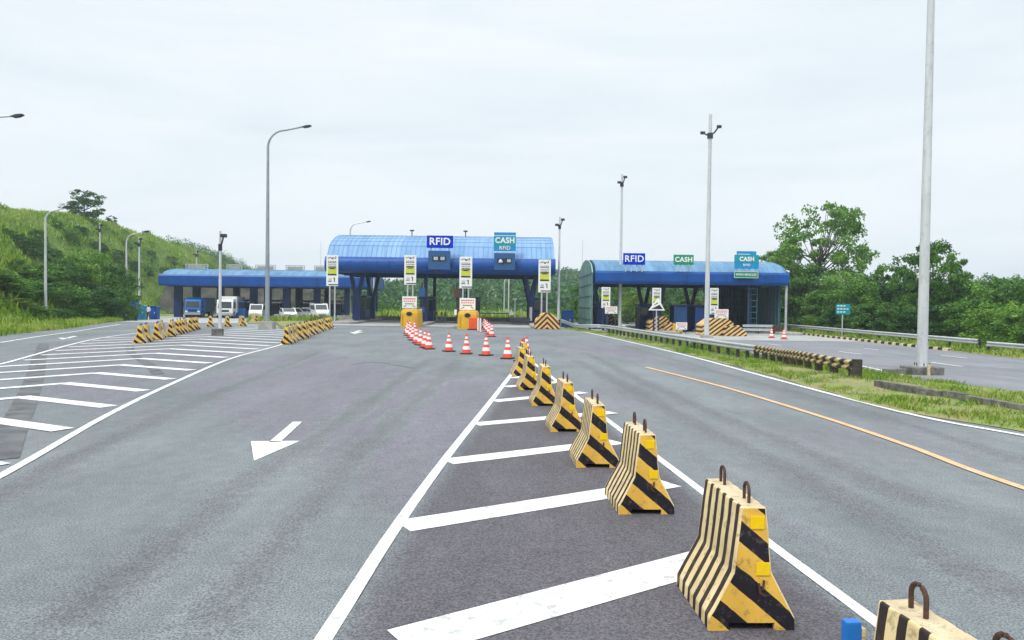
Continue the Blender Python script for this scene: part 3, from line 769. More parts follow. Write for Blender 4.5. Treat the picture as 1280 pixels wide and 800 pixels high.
r = rect(533.5, 294.5, 566.5, 310, Y); t = board('lane_sign', 'bright blue sign reading RFID in white above the central canopy front', 'sign', r, Y, M['sign_blue'], 'lane signs above the canopies')
w_, h_ = r[1] - r[0], r[3] - r[2]
text('RFID', h_ * .80, M['white'], t, 0, -.08, h_ / 2, .022, 1.0); legs(t, [-w_/3, w_/3], -.6, h_ * .9, y=.14)
r = rect(535.5, 313.5, 563, 337, Y); t = board('display_panel', 'dark blue display box with two digit windows below the RFID sign', 'display', r, Y, M['sign_steel'], 'display boxes on the central canopy front', depth=.3)
w_, h_ = r[1] - r[0], r[3] - r[2]
mb = MB(); mb.box((0, -.165, h_ * .58), (w_ * .62, .03, h_ * .28)); mb.build('screen', M['led'], t)
text('88  88', h_ * .24, M['digit'], t, 0, -.19, h_ * .58, .01, .9, 'digits'); legs(t, [-.7, .7], -.0, h_, y=.25)
mb = MB(); mb.box((-.25, .1, -.18), (.35, .25, .22)); mb.build('traffic_camera', M['dark_metal'], t)
r = rect(617.5, 290.5, 645, 315, Y); t = board('lane_sign', 'teal and blue sign reading CASH over RFID above the central canopy', 'sign', r, Y, M['sign_cyan'], 'lane signs above the canopies')
w_, h_ = r[1] - r[0], r[3] - r[2]
mb = MB(); mb.box((0, -.07, h_ * .52), (w_ - .02, .02, h_ * .42)); mb.build('green_field', M['sign_teal'], t)
mb = MB(); mb.box((0, -.07, h_ * .83), (w_ - .04, .02, .05)); mb.box((0, -.07, .03), (w_ - .04, .02, .05)); mb.build('border', M['white'], t)
text('CASH', h_ * .40, M['white'], t, 0, -.09, h_ * .58, .02, .95); text('RFID', h_ * .27, M['white'], t, 0, -.09, h_ * .2, .004, 1); legs(t, [-w_/3, w_/3], -.6, h_ * .9, y=.14)
r = rect(617.5, 316.5, 644, 337.5, Y); t = board('display_panel', 'dark blue display box with a lit lamp below the CASH sign', 'display', r, Y, M['sign_steel'], 'display boxes on the central canopy front', depth=.3)
w_, h_ = r[1] - r[0], r[3] - r[2]
mb = MB(); mb.box((0, -.165, h_ * .54), (w_ * .7, .03, h_ * .3)); mb.build('screen', M['led'], t)
mb = MB(); mb.lathe([(0,0),(.16,0),(.2,.1),(.08,.3),(0,.34)], (-.36, -.2, h_ * .42), 10); mb.build('indicator', M['digit'], t)
text('88', h_ * .24, M['digit'], t, .4, -.19, h_ * .54, .01, .9, 'digits'); legs(t, [-.7, .7], 0, h_, y=.25)
Y = 67.5
def rsign(box, label, m, fn, nb=4):
    r = rect(*box, Y); t = board('lane_sign', label, 'sign', r, Y, m, 'lane signs above the canopies'); w_, h_ = r[1] - r[0], r[3] - r[2]
    fn(t, w_, h_); legs(t, [(-.5 + (i + .5) / nb) * w_ for i in range(nb)], -.62, h_ * .9, 'galv', .09); return t
rsign((779, 316.5, 806.5, 331), 'plain blue sign reading RFID above the right toll canopy', M['sign_blue'], lambda t, w_, h_: text('RFID', h_ * .78, M['white'], t, 0, -.08, h_ / 2, .012, 1))
rsign((842, 318.5, 867, 331), 'small green sign reading CASH above the right toll canopy', M['sign_green'], lambda t, w_, h_: text('CASH', h_ * .68, M['white'], t, 0, -.08, h_ / 2, .02, .98))
def f3(t, w_, h_):
    mb = MB(); mb.box((0, -.07, h_ * .72), (w_ - .02, .02, h_ * .54)); mb.build('green_field', M['sign_teal'], t)
    text('CASH', h_ * .42, M['white'], t, 0, -.09, h_ * .68, .02, .95); text('RFID', h_ * .24, M['white'], t, 0, -.09, h_ * .26, .004, 1)
    mb = MB(); mb.box((-.0, .06, h_ + .16), (w_ * .8, .1, .34)); mb.build('top_panel', M['sign_cyan'], t)
    mb = MB(); mb.box((-.25, -.0, h_ + .05), (w_ * .5, .03, .05)); mb.build('border', M['white'], t)
rsign((918, 318.5, 948.5, 336), 'teal sign reading CASH and RFID near the right end of the right canopy', M['sign_cyan'], f3)
r = rect(917.5, 339.5, 947.5, 347.5, Y); t = board('lane_notice', 'narrow green notice strip on the blue fascia under the rightmost lane sign', 'sign', r, Y, M['sign_green']); w_, h_ = r[1]-r[0], r[3]-r[2]
frame_lines(t, w_, 0, h_, M['white'], th=.03); text('WITH VEHICLES', h_ * .5, M['white'], t, 0, -.08, h_ / 2, .004, .85)

# green direction sign on the right verge
p = onground(1053, 61)
t = thing('direction_sign', 'small green road sign on a thin post before the right trees', 'road sign', (p.x, 61, p.z)); zt_ = P(1053, 380, 61).z - p.z; zb_ = P(1053, 393, 61).z - p.z
mb = MB(); mb.tube([(0,0,0),(0,0,zb_)], .05, 8); mb.build('post', M['galv'], t)
mb = MB(); mb.box((0, -.06, (zt_ + zb_) / 2), (1.15, .05, zt_ - zb_)); mb.build('board', M['sign_teal'], t)
mb = MB()
for k in range(3):
    for j in range(3 + k % 2): mb.box((-.4 + j * .25, -.095, zb_ + .2 + k * .25), (.17, .01, .09))
mb.build('lettering', M['white'], t)

# tall advertising banners on posts
random.seed(3)
def banner(px, ptop, pbot, Yb, base, label, w_=1.02, posts=True):
    a, b = P(px, ptop, Yb), P(px, pbot, Yb); h = a.z - b.z
    t = thing('banner_sign', label, 'banner', (a.x, Yb, base), 0, 'tall white banner signs at the lane heads')
    z0 = b.z - base
    for s in (-.22, .22):
        mb = MB(); mb.tube([(s, .06, 0), (s, .06, z0 + h * .9)], .07, 8); mb.build('post', M['galv'] if w_ > .9 else M['navy'], t)
    mb = MB(); mb.box((0, 0, z0 + h / 2), (w_, .07, h)); mb.build('panel', M['white'], t, bevel=.02)
    mb = MB(); rn = random.Random(11)
    def bar(x, z, ww, hh, m=0, rz=0): mb.box((x * w_, -.045, z0 + z * h), (ww * w_, .012, hh * h), 0, m)
    for k in range(5): bar(-.33 + k * .09, .93 - abs(k - 2) * .012, .07, .022, 0)
    mb.prism_y([(.02*w_, z0+.90*h), (.12*w_, z0+.905*h), (.22*w_, z0+.935*h), (.12*w_, z0+.93*h)], -.052, -.042)
    mb.box((.02*w_, -.046, z0+.89*h), (.14*w_, .01, .03*h)); bar(.3, .94, .05, .05); bar(.26, .9, .12, .018)
    for zz, n_ in ((.80, 5), (.755, 7), (.685, 6)):
        wd = .8 / n_ if n_ > 5 else .11
        for k in range(n_):
            bar(-.36 + .72 * (k + .5) / n_, zz, .072, .026)
    mb.prism_y([(-.38*w_, z0+.60*h), (.38*w_, z0+.60*h), (.3*w_, z0+.635*h), (-.3*w_, z0+.635*h)], -.052, -.042)
    mb.prism_y([(-.3*w_, z0+.585*h), (.3*w_, z0+.585*h), (.16*w_, z0+.55*h), (-.16*w_, z0+.55*h)], -.058, -.050)
    bar(0, .37, .74, .045); bar(.2, .2, .07, .13); bar(.14, .255, .1, .025); bar(-.2, .15, .3, .018); bar(.1, .045, .82, .03)
    mb.build('black_print', M['black'], t)
    mb = MB(); mb.box((0, -.044, z0 + .49 * h), (.74 * w_, .012, .20 * h)); mb.build('lime_emblem', M['lime'], t)
    mb = MB(); mb.box((-.18 * w_, -.044, z0 + .2 * h), (.26 * w_, .012, .10 * h)); mb.build('grey_picture', M['galv'], t)
    return t
banner(415.5, 319, 357.5, 64, .15, 'tall white banner at the left corner of the central canopy')
banner(513, 319, 356, 63.2, .15, 'tall white banner over the left yellow block, below and left of the blue RFID sign')
banner(582.5, 321, 360.5, 59.5, .15, 'tall white banner over the right yellow block, between the two lane signs')
banner(681, 324.5, 365.5, 61.5, 0, 'tall white banner above the striped mound at the right corner of the central canopy')
banner(757.5, 359, 385, 67.2, -.5, 'shorter white banner under the left end of the right canopy', .8)
banner(821, 360, 388, 67.2, -.5, 'shorter white banner behind the triangular warning sign', .8)
banner(893, 360, 393, 68.2, -.5, 'shorter white banner close behind the pole, right of the open booth', .8)
# red lettered notice boards
def notice(px, ptop, pbot, Yb, base, label, w_=1.35):
    a, b = P(px, ptop, Yb), P(px, pbot, Yb); h = a.z - b.z; z0 = b.z - base
    t = thing('notice_board', label, 'notice board', (a.x, Yb, base), 0, 'white notice boards at the lane heads')
    for s in (-.4, .4):
        mb = MB(); mb.box((s, .05, (z0 + h * .5) / 2), (.06, .06, z0 + h * .5)); mb.build('leg', M['dark_metal'], t)
    mb = MB(); mb.box((0, 0, z0 + h / 2), (w_, .05, h)); mb.build('panel', M['white'], t, bevel=.01)
    mb = MB()
    for i, (zz, n_) in enumerate(((.80, 8), (.6, 6))):
        for k in range(n_): mb.box((-.42 * w_ + .84 * w_ * (k + .5) / n_, -.03, z0 + zz * h), (.075 * w_, .012, .09 * h))
    mb.build('red_print', M['red'], t)
    mb = MB()
    for k in range(7): mb.box((-.3 * w_ + .6 * w_ * (k + .5) / 7, -.03, z0 + .38 * h), (.06 * w_, .012, .08 * h))
    for s in (-1, 1): mb.prism_y([(s*.42*w_, z0+.1*h), (s*.36*w_, z0+.1*h), (s*.2*w_, z0+.24*h), (s*.26*w_, z0+.26*h)], -.036, -.026)
    mb.build('dark_print', M['black'], t)
notice(512, 370.5, 385.5, 62.8, .15, 'white notice board with red lines on top of the left yellow block', 1.25)
notice(584.5, 372.5, 387.5, 58.8, .15, 'white notice board with red lines on top of the right yellow block', 1.25)
notice(764, 383, 392, 66.4, -.5, 'white notice board above the striped ramp left of the tall pole', 1.1)
notice(902, 386.5, 398, 66.4, -.5, 'white notice board above the large striped ramp right of the pole', 1.25)
notice(852, 403, 412, 65.5, -.5, 'low white notice board on the ground in front of the open blue booth', 1.0)
# triangular warning sign
a = P(821, 372, 65); b = P(821, 388, 65); t = thing('warning_sign', 'white triangular warning sign with a black slope before the second right lane', 'warning sign', (a.x, 65, -.5)); z1, z0 = a.z + .5, b.z + .5
mb = MB(); mb.box((0, .05, z0 / 2), (.08, .08, z0)); mb.build('post', M['galv'], t)
mb = MB(); mb.prism_y([(-.72, z0), (.72, z0), (0.12, z1)], -.03, .03); mb.build('panel', M['white'], t)
mb = MB(); mb.prism_y([(-.5, z0 + .12), (.55, z0 + .12), (.25, z0 + .5)], -.045, -.032); mb.prism_y([(-.28, z0 + .42), (.1, z0 + .62), (.1, z0 + .72), (-.22, z0 + .5)], -.045, -.032); mb.build('symbol', M['black'], t)

# ================================================================ CRASH BLOCKS AND ISLAND NOSES
def yblock(p0, p1, ptop, pbot, label):
    a = G(p0, pbot); b = G(p1, pbot); Yb = (a.y + b.y) / 2; x0, x1 = a.x, b.x; h = P((p0 + p1) / 2, ptop, Yb).z - .0
    t = thing('crash_cushion', label, 'crash cushion', ((x0 + x1) / 2, Yb, .0), 0, 'yellow crash cushions at the island heads'); w_ = x1 - x0
    mb = MB(); W = w_ / 2
    base_ = [(-W, .5), (-W * .86, .08), (-W * .3, -.12), (W * .3, -.12), (W * .86, .08), (W, .5), (W, 2.4), (-W, 2.4)]
    n = len(base_)
    vs = [(x * 1.0, y, 0) for x, y in base_] + [(x * 1.0, y, .15) for x, y in base_] + [(x * .95, y * .97 + .05, h * .8) for x, y in base_] + [(x * .82, y * .93 + .12, h) for x, y in base_]
    fs = [(l * n + i, l * n + (i + 1) % n, (l + 1) * n + (i + 1) % n, (l + 1) * n + i) for l in range(3) for i in range(n)] + [tuple(range(3 * n, 4 * n))]
    mb.add(vs, fs); mb.build('shell', M['yellow'], t, bevel=.05)
    mb = MB()
    for x in (-W * .72, -W * .34, W * .3, W * .72): mb.box((x, -.06 + abs(x) * .12, h * .42), (.07, .12, h * .6))
    mb.build('ribs', M['yellow'], t, bevel=.02)
    mb = MB(); mb.lathe([(0, 0), (.2, 0), (.24, .03), (.2, .07), (0, .07)], (0, 0, 0), 16)
    mb.v = [(x, -.09 - z, y * .7 + h * .76) for x, y, z in mb.v]; mb.build('badge', M['rubber'], t)
    return t
yblock(498.5, 524.5, 386.8, 409, 'yellow plastic crash cushion at the island left of the cone line')
yblock(570.5, 598, 388.5, 411.5, 'yellow plastic crash cushion beside the red and white barrier panels')
# striped mound
p = G(684, 411.5); t = thing('striped_mound', 'rounded mound with black and orange chevrons at the right corner of the central canopy', 'crash block', (p.x, p.y, 0))
mb = MB(); pr = [(-.98,0),(-.98,.35),(-.9,.72),(-.7,1.02),(-.42,1.22),(-.12,1.30),(.2,1.28),(.5,1.14),(.76,.9),(.94,.58),(1.0,.25),(1.0,0)][::-1]
mb.prism_y(pr, 0, 2.6); mb.build('body', M['chev'], t, bevel=.03)
p0 = p
def nose(px0, px1, ptop, pbot, label, m='nose', tail=0, yel=False):
    a = G(px0, pbot); b = G(px1, pbot); h = P((px0 + px1) / 2, ptop, a.y).z - a.z; W = b.x - a.x
    t = thing('island_nose', label, 'crash block', (a.x, a.y, a.z), 0, 'striped concrete noses before the right toll lanes')
    mb = MB(); mb.prism_y([(0, 0), (W * .78, 0), (W * .74, h * .75), (W * .6, h), (W * .22, h), (.02, h * .62)], 0.1, 2.2); mb.build('body', M[m], t, bevel=.04)
    mb = MB(); mb.prism_y([(W * .45, 0), (W, 0), (W, h * .22), (W * .82, h * .62), (W * .52, h * .55)], -.55, .08); mb.build('front_wedge', M[m], t, bevel=.04)
    if yel:
        mb = MB(); mb.prism_y([(W * .82, 0), (W * 1.22, 0), (W * 1.2, h * .28), (W * .95, h * .55), (W * .84, h * .5)], -.8, .02); mb.build('nose_cap', M['yellow'], t, bevel=.05)
    return t
nose(748, 773, 392.5, 409, 'short black and orange striped nose left of the tall white pole, under the right canopy')
nose(812, 842, 395.5, 415, 'black and orange striped nose with a yellow end below the triangular warning sign', yel=True)
nose(877.5, 926.5, 398, 419.5, 'widest black and orange striped nose, behind the camera pole')

# guard rails stacked before the last right lane, red panel
p = G(955, 418)
t = thing('rail_stack', 'two low steel rails ending in a red panel beside the right canopy', 'guardrail', (P(926, 414, 68).x, 67.5, -.5))
for z in (.25, .6):
    mb = MB(); mb.box((1.4, 0, z + .12), (2.8, .1, .24)); mb.build('rail', M['galv'], t, bevel=.03)
mb = MB(); mb.box((3.15, -.02, .48), (.9, .14, .5)); mb.build('red_panel', M['rust'], t, bevel=.03)
for x in (.2, 1.5, 2.9):
    mb = MB(); mb.box((x, .1, .4), (.1, .1, .8)); mb.build('post', M['dark_metal'], t)

# ================================================================ BOOTHS
def booth(x, y, z, label, w_=1.3, d=2.4, h=2.45, m='blue_dk'):
    t = thing('toll_booth', label, 'toll booth', (x, y, z), 0, 'toll booths')
    mb = MB(); mb.box((0, 0, .5), (w_, d, 1.0)); mb.build('base', M[m], t, bevel=.02)
    mb = MB(); mb.box((0, 0, 1.55), (w_ - .1, d - .1, 1.1)); mb.build('window', M['glass'], t)
    mb = MB()
    for sx in (-1, 1):
        for sy in (-1, 0, 1): mb.box((sx * (w_ / 2 - .04), sy * (d / 2 - .05), 1.55), (.09, .09, 1.1))
    mb.box((0, -d/2+.04, 1.2), (w_-.2, .07, .06)); mb.build('window_frame', M[m], t)
    mb = MB(); mb.box((0, 0, h - .18), (w_ + .2, d + .2, .26)); mb.build('roof', M[m], t, bevel=.03)
for x, y, lab in ((-15.3, 75, 'toll booth beside the leftmost column of the central canopy'), (-8.5, 74.5, 'toll booth behind the left yellow crash cushion'), (-3.9, 73.5, 'toll booth behind the right yellow crash cushion'), (2.7, 73.5, 'toll booth behind the striped mound, at the right end of the central canopy')):
    booth(x, y, .18, lab, m='navy')
booth(8.8, 74, -.3, 'toll booth inside the left end of the right canopy', m='navy')
booth(13.2, 74, -.3, 'toll booth by the second column of the right canopy', m='navy')
p = onground(862, 71)
t = thing('toll_booth', 'large open blue booth with pleated side under the right canopy', 'toll booth', (p.x, 70.5, -.5), 0, 'toll booths')
mb = MB()
for k in range(9): mb.box((-1.75 + k * .13, -.95, 1.25), (.1, .12, 2.3))
mb.box((-1.2, -.88, 1.25), (1.25, .06, 2.35)); mb.build('pleated_panel', M['sign_steel'], t)
mb = MB(); mb.box((0, 1.0, 1.25), (3.6, .08, 2.4)); mb.box((1.75, 0, 1.25), (.08, 2, 2.4)); mb.box((.0, .0, 2.5), (3.8, 2.2, .12)); mb.build('shell', M['navy'], t)
mb = MB(); mb.box((.9, -.95, 1.2), (1.5, .07, 2.3)); mb.build('door', M['blue_dk'], t)
for x, lab in ((-45.2,'first'),(-38.2,'second'),(-33.6,'third'),(-29.3,'fourth'),(-25,'fifth')):
    booth(x, 105.5, -.5, 'navy toll booth under the left canopy, %s from the left' % lab, 1.6, 2.6, 2.6, 'navy')
# hanging equipment column, gates
for px_, lab in ((527.5,'right of the left notice board'), (571,'left of the right notice board')):
    p = onground(px_, 66)
    t = thing('lane_equipment_post', 'dark equipment post with small boxes ' + lab, 'equipment post', (p.x, 66, .15), 0, 'dark equipment posts')
    mb = MB(); mb.box((0, 0, 1.8), (.16, .16, 3.6)); mb.box((.14, .2, 1.4), (.06, .06, 2.8)); mb.build('post', M['dark_metal'], t)
    mb = MB(); mb.box((0, -.12, 2.75), (.55, .25, .8)); mb.box((.02, -.12, 1.2), (.4, .2, .45)); mb.build('box', M['sign_steel'] if px_ < 550 else M['rust'], t, bevel=.02)
    mb = MB(); mb.box((-.1, -.2, 1.0), (.22, .2, .5)); mb.build('lamp_box', M['white'], t, bevel=.02)
p = onground(592, 71)
t = thing('barrier_gate', 'long dark boom arm across the lane right of the right yellow block', 'boom gate', (p.x, 71, .18))
mb = MB(); mb.box((0, 0, .5), (.35, .4, 1.0)); mb.build('housing', M['orange'], t, bevel=.03)
mb = MB(); mb.box((1.9, -.1, .85), (3.6, .06, .1)); mb.build('arm', M['navy'], t)
mb = MB(); mb.prism_y([(3.35, .72), (3.95, .72), (3.7, 1.05), (3.62, 1.3), (3.52, 1.05)], -.16, -.14); mb.build('end_plate', M['white'], t)
p = onground(545, 79.5)
for k, px_ in enumerate((532, 538.5, 546, 552, 556.5)):
    q = onground(px_, 78.2 + .2 * k)
    t = thing('lane_bollard', '', 'bollard', (q.x, q.y, 0), 0, 'lane bollards between the yellow blocks')
    mb = MB(); mb.tube([(0,0,0),(0,0,.72)], .085, 10); mb.build('post', M['white'], t)
    mb = MB(); mb.tube([(0,0,.72),(0,0,1.0)], .09, 10); mb.build('cap', M['orange'], t)
    t['label'] = 'white bollard with orange cap between the yellow blocks, %s from the left' % ORD[k]
# gantry clutter on right island of the central canopy
p = onground(650, 70)
t = thing('equipment_rack', 'dark low rack with slim poles beside the right column of the central canopy', 'equipment rack', (p.x, 70, .18))
mb = MB(); mb.box((0, 0, .25), (1.9, 1.4, .5)); mb.build('base', M['dark_metal'], t, bevel=.04)
mb = MB(); mb.tube([(-.5, 0, .5), (-.5, 0, 2.2)], .05, 8); mb.box((-.5, 0, 2.25), (.3, .2, .16)); mb.tube([(.1, .1, .5), (.1, .1, 1.4)], .05, 8); mb.build('mast', M['galv'], t)
mb = MB(); mb.box((1.0, -.5, .85), (.25, .25, 1.3)); mb.build('cabinet', M['concrete'], t, bevel=.02)

# ================================================================ CONCRETE BARRIERS
BL = .78
def make_barrier():
    t = thing('concrete_barrier', 'x', 'concrete barrier')
    prof = [(-.28,0),(.28,0),(.28,.085),(.255,.13),(.128,.375),(.082,.80),(-.082,.80),(-.128,.375),(-.255,.13),(-.28,.085)]
    n = len(prof); mb = MB(); hl = BL / 2
    # body with a recess for the lifting forks at the foot of each end
    pe = [(-.28,0),(-.15,0),(-.15,.05),(.15,.05),(.15,0),(.28,0),(.28,.085),(.255,.13),(.128,.375),(.082,.80),(-.082,.80),(-.128,.375),(-.255,.13),(-.28,.085)]
    mb.prism_y(pe, -hl, hl, 0, 1)
    o = mb.build('body', [M['b_side'], M['b_end'], M['b_top'], M['black']], t)
    bm = bmesh.new(); bm.from_mesh(o.data)
    bmesh.ops.remove_doubles(bm, verts=bm.verts, dist=1e-5); bmesh.ops.recalc_face_normals(bm, faces=bm.faces)
    for f in bm.faces:
        if f.normal.z > .95 and f.calc_center_median().z > .7: f.material_index = 2
        if f.normal.z < -.5: f.material_index = 3
    bmesh.ops.bevel(bm, geom=[e for e in bm.edges if e.calc_face_angle(0) > .35 and e.verts[0].co.z > .06], offset=.011, segments=2, profile=.5, affect='EDGES')
    bmesh.ops.subdivide_edges(bm, edges=[e for e in bm.edges if e.calc_length() > .2], cuts=5, use_grid_fill=True)
    for v in bm.verts:
        k = noise.noise(v.co * 7); v.co += v.normal * k * .004
    bm.to_mesh(o.data); bm.free()
    for y in (-.24, .24):
        mb = MB(); pts = [Vector((0, y - .055, .74))] + [Vector((0, y - .055 * math.cos(a), .865 + .055 * math.sin(a))) for a in [math.pi * k / 8 for k in range(9)]] + [Vector((0, y + .055, .74))]
        vs = []
        mb.tube([(p.x + .001 * i, p.y, p.z) for i, p in enumerate(pts)], .011, 8); mb.build('lifting_loop', M['rust'], t, smooth=True)
    for x, z in ((.022, .70), (.066, .40)):
        mb = MB(); mb.box((x, -hl - .004, z), (.09, .006, .085)); mb.build('reflector', M['reflector'], t, bevel=.004)
    mb = MB(); mb.tube([(.035, -hl - .012, .31), (.045, -hl - .02, .25), (.075, -hl - .012, .225)], .009, 6); mb.tube([(.07, -hl - .012, .33), (.06, -hl - .02, .27)], .008, 6); mb.build('anchor_hook', M['rust'], t)
    return t
b0 = make_barrier(); reg(b0); first_b = [True]
def place_barrier(x, y, rz, label, group):
    p = (x, y, hgt(x, y) + .008)
    if first_b[0]:
        first_b[0] = False; b0.location = p; b0.rotation_euler = (0, 0, rz); b0['label'] = label; b0['group'] = group; return b0
    c = copy_tree(b0, loc=p, rz=rz, label=label); c['group'] = group; return c
gC, gL, gR, gF = 'concrete barriers in the central row', 'concrete barriers along the left lane', 'concrete barriers beside the central lane edge', 'concrete barriers before the grass island'
place_barrier(1.755, 2.86, R(6), 'nearest striped concrete barrier, cut off by the bottom edge of the picture', gC)
place_barrier(1.55, 5.10, R(2.5), 'whole striped concrete barrier closest to the camera, broad side stripes and two yellow reflectors', gC)
cen = [((808,644), 3), ((748,585.5), 2), ((709,540.5), 4), ((682,508), 3), ((662.5,488), 5), ((652,470.5), 6), ((655,460), 4)]
for i, (px_, rz) in enumerate(cen):
    q = G(*px_); place_barrier(q.x - .02, q.y + BL / 2, R(rz), 'striped concrete barrier in the central row, %s one counting from the camera' % ORD[i + 2] if i < 6 else 'farthest striped concrete barrier in the central row, just before the cones', gC)
rn = random.Random(4)
A_, B_ = G(179, 429), G(244, 411.5); n_ = 14
for i in range(n_):
    u = i / (n_ - 1); q = A_ + (B_ - A_) * u
    place_barrier(q.x + rn.uniform(-.1, .1), q.y + rn.uniform(-.15, .15), R(20 + rn.uniform(-5, 5)), 'slanted striped concrete barrier in the left row by the paved lane, %s from the left' % ORD[i], gL)
A_, B_ = G(359, 430), G(413, 409.5); n_ = 14
for i in range(n_):
    u = (i / (n_ - 1)) ** 1.1; q = A_ + (B_ - A_) * u
    place_barrier(q.x + rn.uniform(-.08, .08), q.y + rn.uniform(-.15, .15), R(12 + rn.uniform(-4, 4)), 'striped concrete barrier right of the tall lamp post, %s from the left in its row' % ORD[i], gR)
for i, (px_, py_) in enumerate(((263, 408.5), (284, 408.5), (302, 408), (318, 404))):
    q = G(px_, py_); place_barrier(q.x, q.y, R(20 + 8 * i), 'loose striped concrete barrier left of the grass island, %s from the left' % ORD[i], gF)
# blue board leaning by the nearest barrier
t = thing('blue_board', 'narrow blue plastic board standing against the nearest barrier', 'board', (1.50, 3.2, 0), R(6))
mb = MB(); mb.box((0, 0, .365), (.07, .05, .73)); mb.build('panel', M['skyblue'], t, bevel=.008)
mb = MB(); mb.box((.045, 0, .35), (.018, .05, .70)); mb.build('backing', M['b_top'], t, bevel=.003)

# ================================================================ CONES
def make_cone():
    t = thing('traffic_cone', 'x', 'traffic cone')
    mb = MB(); mb.box((0, 0, .02), (.44, .44, .04)); mb.build('base', M['rubber'], t, bevel=.012)
    prof = [(.185,.04),(.18,.06),(.155,.20),(.118,.36),(.108,.42),(.078,.56),(.067,.62),(.05,.72),(.045,.76),(.03,.80),(.0,.805)]
    mats = [0,0,0,1,0,0,0,1,0,0]
    mats = [0,0,1,0,0,1,0,0,0,0]
    mb = MB(); mb.lathe([(.185,.04),(.18,.07),(.160,.18),(.128,.32),(.104,.43),(.079,.54),(.063,.61),(.049,.70),(.035,.80),(.0,.81)], n=18, mats=[0,0,1,0,1,0,1,0,0]); mb.build('cone', [M['coneorange'], M['conewhite']], t, smooth=True)
    return t
c0 = make_cone(); reg(c0); fc = [True]
def cone(px_, py_, label, group, sc=1.0):
    q = G(px_, py_); rz = rn.uniform(0, 1.5); l = (q.x, q.y, q.z + .01)
    if fc[0]:
        fc[0] = False; c0.location = l; c0.rotation_euler = (0, 0, rz); c0['label'] = label; c0['group'] = group; return
    c = copy_tree(c0, loc=l, rz=rz, label=label); c['group'] = group
for i, (x, y) in enumerate(((561, 439.5), (583, 442.5), (607.5, 444.5), (634.5, 448.5))):
    cone(x, y, 'traffic cone in the spaced front line, %s from the left' % ORD[i], 'cones in the front line')
for i, (x, y) in enumerate(((536, 436.5), (531, 434.5), (525.5, 431.5), (520.5, 429), (516, 425.5), (513.5, 422), (510, 419.5), (509, 417), (512.5, 415.5), (518, 417))):
    cone(x, y, 'traffic cone in the cluster before the left yellow block, %s counting from the nearest' % ORD[i], 'cones clustered before the left yellow block')
for i, (x, y) in enumerate(((614.5, 421), (611.5, 418), (609, 415), (607, 412.5), (605, 410))):
    cone(x, y, 'traffic cone packed beside the orange barrier panel, %s counting from the nearest' % ORD[i], 'cones packed beside the red barrier panels')
cone(652, 452, 'orange traffic cone half hidden behind the far end of the central barrier row, left one', 'cones behind the central barrier row')
cone(658, 447, 'orange traffic cone half hidden behind the far end of the central barrier row, right one', 'cones behind the central barrier row')
cone(964.5, 422.5, 'orange traffic cone right of the red panel under the right canopy', 'cones by the right canopy')
cone(980, 424, 'orange traffic cone at the foot of the right canopy corner downpipe', 'cones by the right canopy')
cone(855, 415, 'orange traffic cone before the low notice board at the open blue booth', 'cones by the right canopy')
# red and white panels by the right yellow block
for k, (px_, py_, lab) in enumerate(((591, 412.5, 'plain orange plastic barrier panel beside the right yellow block'),)):
    q = G(px_, py_); t = thing('plastic_barrier', lab, 'plastic barrier', (q.x, q.y, 0))
    mb = MB(); mb.box((0, 0, .5), (.6, .3, .85)); mb.build('panel', M['orange'], t, bevel=.04)
    mb = MB(); mb.box((0, 0, .04), (.8, .5, .08)); mb.build('foot', M['rubber'], t)
for k, px_ in enumerate((597.5, 600.5)):
    q = G(px_, 414 + k * 1.5); t = thing('delineator_post', 'slim white and red delineator post beside the orange panel, ' + ('left one' if k == 0 else 'right one'), 'delineator', (q.x, q.y, 0), 0, 'delineator posts by the orange panel')
    mb = MB(); mb.tube([(0,0,.04),(0,0,.98)], .055, 10); mb.build('post', M['white'], t)
    mb = MB(); mb.tube([(0,0,.0),(0,0,.04)], .15, 12); mb.tube([(0,0,.98),(0,0,1.06)], .06, 10); mb.build('base', M['red'], t)

# ================================================================ GUARDRAILS
WB = [(0,-.155),(.03,-.15),(.075,-.105),(.075,-.06),(.02,-.02),(.02,.02),(.075,.06),(.075,.105),(.03,.15),(0,.155),(-.012,.15),(.06,.1),(.06,.065),(.005,.02),(.005,-.02),(.06,-.065),(.06,-.1),(-.012,-.15)]
def guardrail(label, path, zr, m, post_m, step, post=(.15,.15), flip=1, endpost=False, prof=WB, group='guardrails'):
    t = thing('guardrail', label, 'guardrail', path[0], 0, group)
    mb = MB(); pp = [Vector((p.x, p.y, hgt(p.x, p.y) + zr(p.y) if callable(zr) else hgt(p.x, p.y) + zr)) for p in path]
    mb.sweep(pp, [(a * flip, z) for a, z in prof], cap=False); wb(mb, 'rail', m, t)
    tot = 0; nxt = 0
    for a, b in zip(pp, pp[1:]):
        L_ = (b - a).length
        while nxt <= tot + L_:
            q = a + (b - a) * ((nxt - tot) / L_); g = hgt(q.x, q.y); d = b - a; rz = math.atan2(d.y, d.x)
            off = Vector((d.y, -d.x, 0)).normalized() * (-.09 * flip)
            mb = MB(); mb.box((q.x + off.x, q.y + off.y, (g - .1 + q.z + .1) / 2), (post[0], post[1], q.z - g + .2), rz); wb(mb, 'post', post_m, t, bevel=.008)
            nxt += step
        tot += L_
    if endpost:
        q = pp[-1]; g = hgt(q.x, q.y); mb = MB(); mb.box((q.x + .02, q.y - .05, (g - .1 + q.z + .22) / 2), (.24, .18, q.z - g + .28)); wb(mb, 'end_post', post_m, t, bevel=.015)
    return t
mp_ = [G(x, y) for x, y in ((700,409.5),(750,416),(785,421.5),(822,428.6),(862,436),(885.6,440.5),(933,449),(969,456),(1013,464.5),(1069,475))]
mp_ = smooth_path(mp_, 8)
k = next(i for i, p in enumerate(mp_) if p.y < 34.5)
zr = lambda y: interp([(21, .40), (26, .50), (34, .57), (60, .58)], y)
